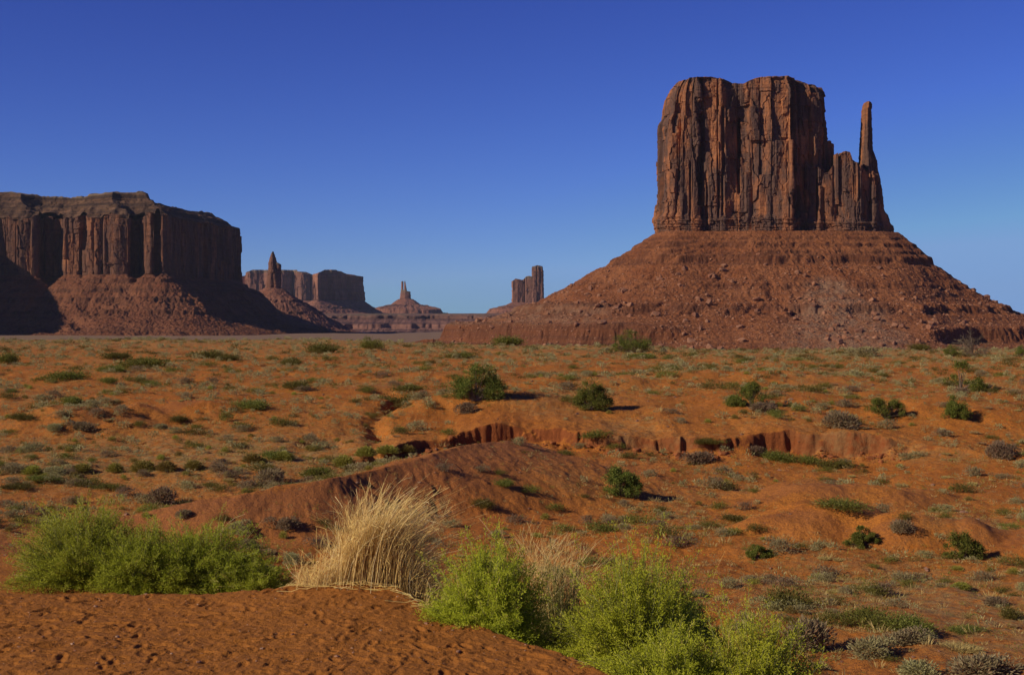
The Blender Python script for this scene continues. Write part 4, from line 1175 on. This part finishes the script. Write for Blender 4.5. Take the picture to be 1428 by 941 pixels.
rs = np.random.default_rng(99)
def zone(x, y):
    px = 714 + x / y * F
    if y > 185: return "on the far rim below the long mesa" if px < 480 else ("on the far rim left of the mitten butte" if px < 900 else "on the far rim under the mitten butte")
    if y > 100: return "on the upper red slope below the long mesa" if px < 560 else ("on the upper slope above the cut bank" if px < 1000 else "on the upper right slope above the cut bank")
    if y > 80: return "on the lower left slope beside the wash" if px < 540 else "along the foot of the red cut bank"
    if y > 55: return "in the flat wash left of the bare ridge" if px < 330 else ("on the flank of the bare ridge" if px < 800 else "among the low red domes right of the bare ridge")
    return "on the valley floor behind the dark leafy bushes" if px < 500 else "on the valley floor right of the bright green bushes"
WORDS = {'sage': ("grey sagebrush", "grey sagebrush scattered over the red earth"), 'green': ("olive green spreading shrub", "olive green shrubs scattered over the red earth"),
         'tuft': ("yellow green rabbitbrush", "yellow green rabbitbrush scattered over the red earth"), 'grass': ("dry straw coloured grass tuft", "dry grass tufts scattered over the red earth")}

def put_shrub(kind, x, y, dia, hgt=None, lod='mid', label=None, group=None):
    src = proto(kind, lod)[rs.integers(5)]
    o = src.copy(); COL.objects.link(o)
    z = float(ground_z(x, y))
    o.location = (x, y, z - 0.02 * dia)
    hz = (hgt / 0.62) if hgt else dia * rs.uniform(.6, .95)
    o.scale = (dia * rs.uniform(.9, 1.1), dia * rs.uniform(.9, 1.1), hz)
    o.rotation_euler = (0, 0, rs.uniform(0, 6.28))
    if label is None:
        size = "small" if dia < 0.5 else ("knee high" if dia < 0.85 else "wide")
        label = f"{size} {WORDS[kind][0]} {zone(x, y)}".replace("dry straw coloured", "straw coloured")
    if group is None: group = WORDS[kind][1]
    tag(o, label, KINDS_[kind][1], group)
    return o

# shrubs measured off the photograph: kind, base pixel, width and height in pixels
HERO = [('green', 285, 499, 38, 13), ('green', 317, 503, 26, 11), ('green', 288, 511, 22, 9), ('green', 205, 512, 62, 16), ('green', 157, 501, 34, 11), ('green', 155, 519, 34, 11), ('green', 92, 530, 44, 14), ('green', 150, 534, 26, 9), ('green', 10, 508, 26, 18),
        ('green', 452, 492, 52, 14), ('green', 519, 487, 26, 14), ('green', 404, 510, 26, 11), ('green', 350, 571, 48, 14), ('green', 97, 565, 34, 13), ('green', 32, 585, 28, 11), ('green', 246, 588, 26, 10), ('green', 418, 543, 34, 13), ('sage', 115, 598, 36, 13), ('sage', 75, 600, 28, 10), ('sage', 168, 575, 24, 12),
        ('green', 555, 566, 46, 18), ('green', 574, 545, 42, 10), ('sage', 652, 575, 28, 16), ('green', 318, 588, 20, 16), ('sage', 226, 598, 26, 8), ('green', 640, 500, 36, 10), ('green', 703, 480, 40, 14),
        ('tuft', 200, 657, 44, 18), ('tuft', 232, 656, 38, 16), ('tuft', 270, 654, 34, 14), ('tuft', 160, 658, 30, 14), ('tuft', 352, 645, 36, 14), ('tuft', 395, 642, 34, 14), ('sage', 20, 658, 40, 14), ('tuft', 45, 660, 36, 14), ('tuft', 115, 658, 34, 13), ('sage', 75, 660, 38, 13), ('tuft', 480, 652, 44, 20), ('tuft', 510, 640, 36, 16), ('green', 445, 664, 34, 16),
        ('tuft', 540, 636, 42, 13), ('tuft', 565, 633, 34, 11), ('sage', 226, 702, 44, 27), ('sage', 375, 678, 46, 26), ('green', 312, 686, 22, 12), ('green', 60, 670, 40, 8), ('green', 110, 676, 36, 8), ('green', 150, 682, 34, 8), ('green', 30, 680, 40, 8), 
        ('sage', 1168, 596, 48, 26), ('sage', 1060, 573, 50, 14), ('sage', 1018, 560, 24, 10), ('sage', 1390, 637, 32, 26), ('green', 1082, 642, 36, 14), ('green', 1112, 646, 40, 13), ('sage', 1055, 634, 30, 14), ('green', 1160, 652, 36, 14), ('sage', 975, 646, 42, 18), ('green', 1085, 580, 24, 10), ('green', 985, 622, 26, 10), ('green', 1000, 627, 22, 8),
        ('green', 835, 614, 40, 12), ('sage', 808, 625, 18, 9), ('green', 670, 708, 30, 14), ('green', 701, 678, 26, 11), ('green', 738, 688, 24, 12), ('green', 773, 712, 24, 12), ('green', 697, 663, 16, 9),
        ('green', 1180, 708, 64, 14), ('sage', 1255, 742, 34, 18), ('green', 1258, 726, 20, 14), ('sage', 1290, 778, 24, 12), ('green', 1055, 740, 22, 14), ('sage', 820, 730, 18, 14), ('green', 846, 740, 24, 8), ('green', 1020, 726, 30, 9),
        ('green', 1097, 846, 62, 30), ('sage', 1090, 850, 50, 18), ('green', 1215, 872, 64, 26), ('green', 1260, 878, 60, 24), ('sage', 1215, 915, 64, 30), ('sage', 1265, 896, 70, 22), ('sage', 1130, 906, 74, 44), ('sage', 1225, 828, 30, 14), ('sage', 1275, 942, 70, 26), ('sage', 1370, 942, 96, 36), ('green', 1345, 880, 40, 10), ('green', 1410, 862, 30, 18), ('sage', 1385, 842, 44, 14), ('tuft', 1340, 822, 34, 10), ('grass', 1340, 905, 70, 20),
        ('sage', 330, 742, 34, 18), ('green', 310, 728, 16, 14), ('tuft', 350, 740, 16, 10), ('sage', 400, 738, 34, 18), ('tuft', 395, 752, 16, 12), ('sage', 345, 764, 30, 14), ('grass', 370, 772, 34, 14), ('sage', 405, 785, 30, 14), ('sage', 258, 722, 26, 12), ('tuft', 203, 722, 14, 10), ('green', 25, 730, 24, 12), ('tuft', 12, 740, 16, 8),
        ('sage', 1105, 494, 22, 12), ('sage', 1205, 497, 44, 16), ('green', 1278, 488, 28, 10), ('green', 1125, 500, 24, 8), ('green', 890, 500, 40, 9)]
for kd, px, py, wd, ht in HERO:
    x, y, z = ground_hit(px, py)
    put_shrub(kd, x, y, wd / F * y * 1.05, ht / F * y * 1.15, 'hi' if wd > 24 else 'mid')

# scattered shrubs: the largest in the picture one by one, the rest together
def density(x, y):
    px = 714 + x / y * F
    d = np.interp(y, [27, 32, 60, 100, 150, 200, 225, 258, 262], [0, .42, .46, .42, .26, .17, .20, .30, 0])
    d = d * (0.30 + 1.25 * sstep(-0.35, 0.45, fbm(x / 7, y / 9, 3, 811)))
    dr, pr, sr = seg_dist(x, y, RIDGE[:, :2])
    d = d * np.where((sr > 0), 0.30 + 0.7 * sstep(4, 10, dr), 0.35 + 0.65 * sstep(2, 5, dr))
    for mx, my, rx, ry, h in MOUNDS[:4]:
        d = d * (0.12 + 0.88 * sstep(0.5, 1.2, ((x - mx) / rx) ** 2 + ((y - my) / ry) ** 2))
    d = d + 0.30 * np.exp(-((y - 84) / 5) ** 2) * (x < -6)
    by = interp(x, BANK_Y)
    d = d * (1 - 0.9 * np.exp(-((y - by - 1.5) / 3.2) ** 2) * (interp(x, BANK_H) > 0.3))
    d = d * np.where((px > 640) & (px < 1000) & (y > 88) & (y < 104), 0.25, 1.0)
    return d

NCAND = 120000
yy = np.sqrt(rs.uniform(27 ** 2, 262 ** 2, NCAND)); xx = rs.uniform(-1, 1, NCAND) * (0.375 * yy + 2)
area = (0.375 * (262 ** 2 - 27 ** 2)) + 4 * 235
keep = rs.random(NCAND) < density(xx, yy) * area / NCAND
xx, yy = xx[keep], yy[keep]
nS = len(xx)
pxx = 714 + xx / yy * F
kr = rs.random(nS)
p_s = np.where(pxx < 560, 0.56, 0.46); p_g = np.where(pxx < 560, 0.17, 0.22)
kind = np.where(kr < p_s, 0, np.where(kr < p_s + p_g, 1, np.where(kr < p_s + p_g + 0.20, 2, 3)))
strip = (np.abs(yy - 84) < 7) & (xx < -5)
kind = np.where(strip & (rs.random(nS) < 0.5), 2, kind)
dia = np.where(kind == 0, 0.56, np.where(kind == 1, 0.60, np.where(kind == 2, 0.38, 0.36))) * np.exp(rs.normal(0.22, 0.42, nS))
dia = np.minimum(dia, np.where(kind < 2, 1.5, 0.75)) * np.interp(yy, [27, 45, 75], [0.6, 0.72, 1.0])
app = dia / yy
NAMES = ['sage', 'green', 'tuft', 'grass']
rest_idx = []
for k in range(4):
    ids = np.nonzero(kind == k)[0]
    ids = ids[np.argsort(-app[ids])]
    for i in ids[:225]:
        put_shrub(NAMES[k], float(xx[i]), float(yy[i]), float(dia[i]), None, 'mid')
    rest_idx.append(ids[225:])

def merged(name, kind_, xs_, ys_, ds_, blades, seed):
    """what nobody would count: small plants in one mesh"""
    r = np.random.default_rng(seed)
    base = [shrub_mesh(kind_, seed + i, blades) for i in range(6)]
    n = len(xs_)
    vi = r.integers(0, 6, n)
    B = np.stack([b[0] for b in base])[vi]
    R_ = np.stack([b[2] for b in base])[vi]
    a = r.random(n) * 6.283
    c, s_ = np.cos(a)[:, None], np.sin(a)[:, None]
    sc = np.asarray(ds_)[:, None]
    z = ground_z(xs_, ys_)
    V = np.stack([(B[..., 0] * c - B[..., 1] * s_) * sc + np.asarray(xs_)[:, None], (B[..., 0] * s_ + B[..., 1] * c) * sc + np.asarray(ys_)[:, None], B[..., 2] * sc * 0.9 + z[:, None] - 0.01], -1).reshape(-1, 3)
    Fq = np.arange(len(V)).reshape(-1, 4)
    rn = np.clip(R_ * 0.6 + 0.4 * r.random((n, 1)), 0, 1).ravel()
    ob = mk(name, V, Fq, KINDS_[kind_][2], attrs=dict(rnd=rn))
    tag(ob, kind='stuff')
for k, nm in enumerate(['small_sagebrush', 'small_green_shrubs', 'small_rabbitbrush', 'small_grass_tufts']):
    ids = rest_idx[k]
    if len(ids): merged(nm, NAMES[k], xx[ids], yy[ids], dia[ids], 110, 1200 + k)
# ground cover: tiny tufts and dead stubble
NC2 = 420000
y2 = np.sqrt(rs.uniform(27 ** 2, 262 ** 2, NC2)); x2 = rs.uniform(-1, 1, NC2) * (0.375 * y2 + 2)
k2 = rs.random(NC2) < density(x2, y2) * 12.5 * area / NC2 * np.interp(y2, [27, 80, 140, 262], [1.5, 1.2, .75, .6])
x2, y2 = x2[k2], y2[k2]
h2 = rs.random(len(x2))
for kk, lo, hi, nm in (('grass', 0, .38, 'stubble_grass'), ('sage', .38, .62, 'low_grey_scrub'), ('green', .62, .78, 'low_green_scrub'), ('tuft', .78, 1.0, 'low_yellow_scrub')):
    m = (h2 >= lo) & (h2 < hi)
    merged(nm, kk, x2[m], y2[m], 0.21 * np.exp(rs.normal(0.1, 0.45, m.sum())), 22, 1300 + len(nm))

# ---- junipers
def juniper(label, px, py, wpx, hpx, seed, sparse=1.0, name="juniper_tree", mat=None, lobes=None, n=5200, group=None, at=None, fine=1.0):
    r = np.random.default_rng(seed)
    x, y, z = ground_hit(px, py) if at is None else at
    W, H = 1.15 * wpx / F * y, hpx / F * y
    root = tag(empty(name, (x, y, z - 0.04)), label, "tree", group)
    ns = r.integers(3, 6)
    nb = 30
    C = []
    lobes = lobes or [(0, 0, 0, .8, 1), (r.uniform(.2, .34), 0, 0, .5, r.uniform(.5, .8)), (-r.uniform(.2, .34), 0, 0, .5, r.uniform(.45, .75)), (0, 0, 0, .95, .6)]
    cl = int(58 * sparse) + 8
    for i in range(cl):
        lx, ly, lz, lw, lh = lobes[i % len(lobes)]
        a = r.random() * 6.283; hh = r.random() ** 0.8
        prof = (0.80 + 0.25 * math.sin(min(1, hh * 1.5 + .1) * 3.0)) * (1 - 0.62 * hh ** 2.2)
        rr = 0.5 * W * lw * prof * r.random() ** 0.45 * (0.75 + 0.45 * r.random())
        C.append((lx * W + rr * math.cos(a), ly * W + rr * math.sin(a), (0.04 + 0.86 * hh) * H * lh * (0.92 + 0.16 * r.random())))
    C = np.array(C)
    base = r.normal(size=(len(C), 3)) * np.array([.03, .03, 0]) * W
    P = bez(base, base * .4 + C * np.array([.25, .25, .55]), C, 6)
    V, Fq = tubes(P, np.linspace(1, .25, 6)[None, :] * (0.018 + 0.016 * r.random((len(C), 1))) * H * 0.55, 5)
    mk("trunk", V, Fq, M_bark, root)
    per = int(n * 2.0) // len(C)
    cs = (0.09 + 0.13 * r.random(len(C))) * min(W, H) * (1.0 if sparse >= 1 else 0.85)
    ci = np.repeat(np.arange(len(C)), per)
    q = r.normal(size=(len(ci), 3)); q = unit_(q) * (r.random((len(ci), 1)) ** 0.45) * np.where(r.random((len(ci), 1)) < .12, 1.45, 1.0) * np.array([1, 1, 0.85])
    p = C[ci] + q * cs[ci][:, None]
    p[:, 2] = np.maximum(p[:, 2], 0.03)
    D = unit_(q * 0.7 + r.normal(size=q.shape) * 0.5 + [0, 0, 0.5])
    L = 0.10 * (0.6 + 0.8 * r.random(len(ci))) * (H / 2.4) ** 0.6 * fine
    V, Fq, rn = leaf_quads(p, D, L, L * 0.48, r, q + np.array(sun_dir) * 0.5)
    mk("crown", V, Fq, mat or M_jun, root, attrs=dict(rnd=rn))
    return root

juniper("broad dark green juniper on the slope above the left end of the cut bank", 665, 558, 70, 52, 1, 1.3, lobes=[(0.05, 0, 0, .8, 1), (-.28, 0, 0, .5, .68), (.3, 0, 0, .45, .62)], n=7500)
juniper("dense rounded juniper on the slope above the middle of the cut bank", 825, 571, 48, 44, 2, 1.3, n=6500)
juniper("upright pale green juniper on the right slope above grey sagebrush", 1048, 566, 36, 38, 3, 1.0, lobes=[(0, 0, 0, 1, 1), (-.55, 0, 0, .7, .35)])
juniper("low twin-topped dark juniper on the right slope beside grey scrub", 1236, 583, 48, 28, 4, 1.2, lobes=[(-.22, 0, 0, .6, 1), (.22, 0, 0, .6, .92)])
juniper("small yellow green juniper on the right slope with a long shadow", 1332, 583, 30, 34, 5, 1.0)
juniper("sparse straggly juniper with bare grey limbs on the right slope", 1340, 546, 40, 46, 6, 0.45, lobes=[(0, 0, 0, .8, 1), (.5, 0, 0, .5, .4)], n=2600)
juniper("small juniper alone on the flat right of the bare ridge", 866, 691, 46, 46, 7, 1.1, lobes=[(0.05, 0, 0, 1, .8), (-.2, 0, 0, .5, 1), (.3, 0, 0, .5, .6)], n=5600)
juniper("dark round juniper on the far rim below the mitten butte", 882, 492, 46, 34, 8, 1.2)
juniper("small green juniper on the far rim beside a bare grey tree", 1327, 497, 24, 18, 9, 1.0, n=3000)
juniper("low leafy juniper in the gap between two red domes", 1204, 762, 44, 30, 10, 0.8)
juniper("brownish juniper bush against the side of the right red dome", 1345, 780, 44, 42, 11, 1.0, lobes=[(-.1, 0, 0, .9, 1), (.3, 0, 0, .5, .6)])
juniper("small green juniper bush on the flat left of the red domes", 1057, 779, 32, 24, 12, 0.8, n=3600)
juniper("tiny round juniper on the far rim near the middle of the valley", 511, 476, 11, 9, 13, 0.6, n=900)
juniper("small dark juniper at the right end of the far rim", 1424, 497, 16, 18, 15, 0.8, n=2000)
xx_, yy_ = px_x(968, 22), 22.0
juniper("dark juniper standing right behind the largest bright green bush", 0, 0, 105, 330, 14, 1.3, at=(xx_, yy_, float(ground_z(xx_, yy_))), n=26000, fine=0.36)

def bare_tree(label, px, py, wpx, hpx, seed):
    r = np.random.default_rng(seed)
    x, y, z = ground_hit(px, py)
    W, H = wpx / F * y, hpx / F * y
    root = tag(empty("bare_tree", (x, y, z - 0.04)), label, "tree")
    n = 26
    d = unit_(r.normal(size=(n, 3)) * np.array([1, 1, .55]) + [0, 0, .55])
    tip = d * np.array([.42 * W, .42 * W, .72 * H]) + np.array([0, 0, .12 * H])
    P = bez(r.normal(size=(n, 3)) * .02 * W, tip * np.array([.25, .25, .6]), tip, 6)
    V, Fq = tubes(P, np.linspace(1, .3, 6)[None, :] * 0.05 * (0.6 + 0.6 * r.random((n, 1))), 4)
    mk("trunk", V, Fq, M_bark, root)
    m = 900
    pi, k = r.integers(0, n, m), r.integers(2, 6, m)
    a = P[pi, k]
    dd = unit_(unit_(a - [0, 0, .25 * H]) + r.normal(size=(m, 3)) * 0.55)
    L = (0.10 + .16 * r.random(m))[:, None] * H
    Q = bez(a, a + dd * L * .5, a + dd * L + r.normal(size=(m, 3)) * .04 * H, 4)
    V, Fq = tubes(Q, np.full((m, 4), 0.013), 3)
    mk("twigs", V, Fq, M_dead, root, attrs=dict(rnd=np.repeat(r.random(m), 12)))
bare_tree("leafless grey brown tree with a round twiggy crown on the far rim", 1357, 497, 50, 38, 3)

# ---- stones lying on the earth
ys_ = np.sqrt(rs.uniform(27 ** 2, 120 ** 2, 5200)); xs_ = rs.uniform(-1, 1, 5200) * (0.37 * ys_ + 2)
k_ = rs.random(5200) < 0.25 + 0.75 * sstep(0, 0.4, fbm(xs_ / 9, ys_ / 9, 2, 881))
xs_, ys_ = xs_[k_], ys_[k_]
sz_ = np.minimum(0.022 * (1 - rs.random(len(xs_))) ** -0.42, 0.16)
M_stone = boulder_material("stone", (0.26, 0.105, 0.050), (0.42, 0.27, 0.17), 0.4)
merge_rocks("stones", list(zip(xs_, ys_, ground_z(xs_, ys_) + 0.2 * sz_)), sz_, M_stone, 882)
xs_ = rs.uniform(-5, 1.2, 900); ys_ = rs.uniform(9.3, 13, 900)
k_ = ys_ < interp(xs_, SAND_EDGE) + 0.05
xs_, ys_ = xs_[k_], ys_[k_]
sz_ = np.minimum(0.004 * (1 - rs.random(len(xs_))) ** -0.4, 0.02)
merge_rocks("gravel", list(zip(xs_, ys_, ground_z(xs_, ys_) + 0.1 * sz_)), sz_, M_stone, 883)

# ---- clods fallen from the cut bank
M_clod = boulder_material("clod", (0.24, 0.070, 0.016), (0.36, 0.115, 0.030), 0.3)
xs_ = rs.uniform(-9, 25, 1500)
ys_ = interp(xs_, BANK_Y) - 0.2 - rs.gamma(1.4, 0.55, 1500)
k_ = rs.random(1500) < np.clip(interp(xs_, BANK_H), 0, 1) * (0.3 + 0.7 * sstep(-.1, .4, noise2(xs_ / 1.6, 0.5, 887)))
xs_, ys_ = xs_[k_], ys_[k_]
sz_ = np.minimum(0.05 * (1 - rs.random(len(xs_))) ** -0.45, 0.30)
merge_rocks("earth_clods", list(zip(xs_, ys_, ground_z(xs_, ys_) + 0.2 * sz_)), sz_, M_clod, 888)
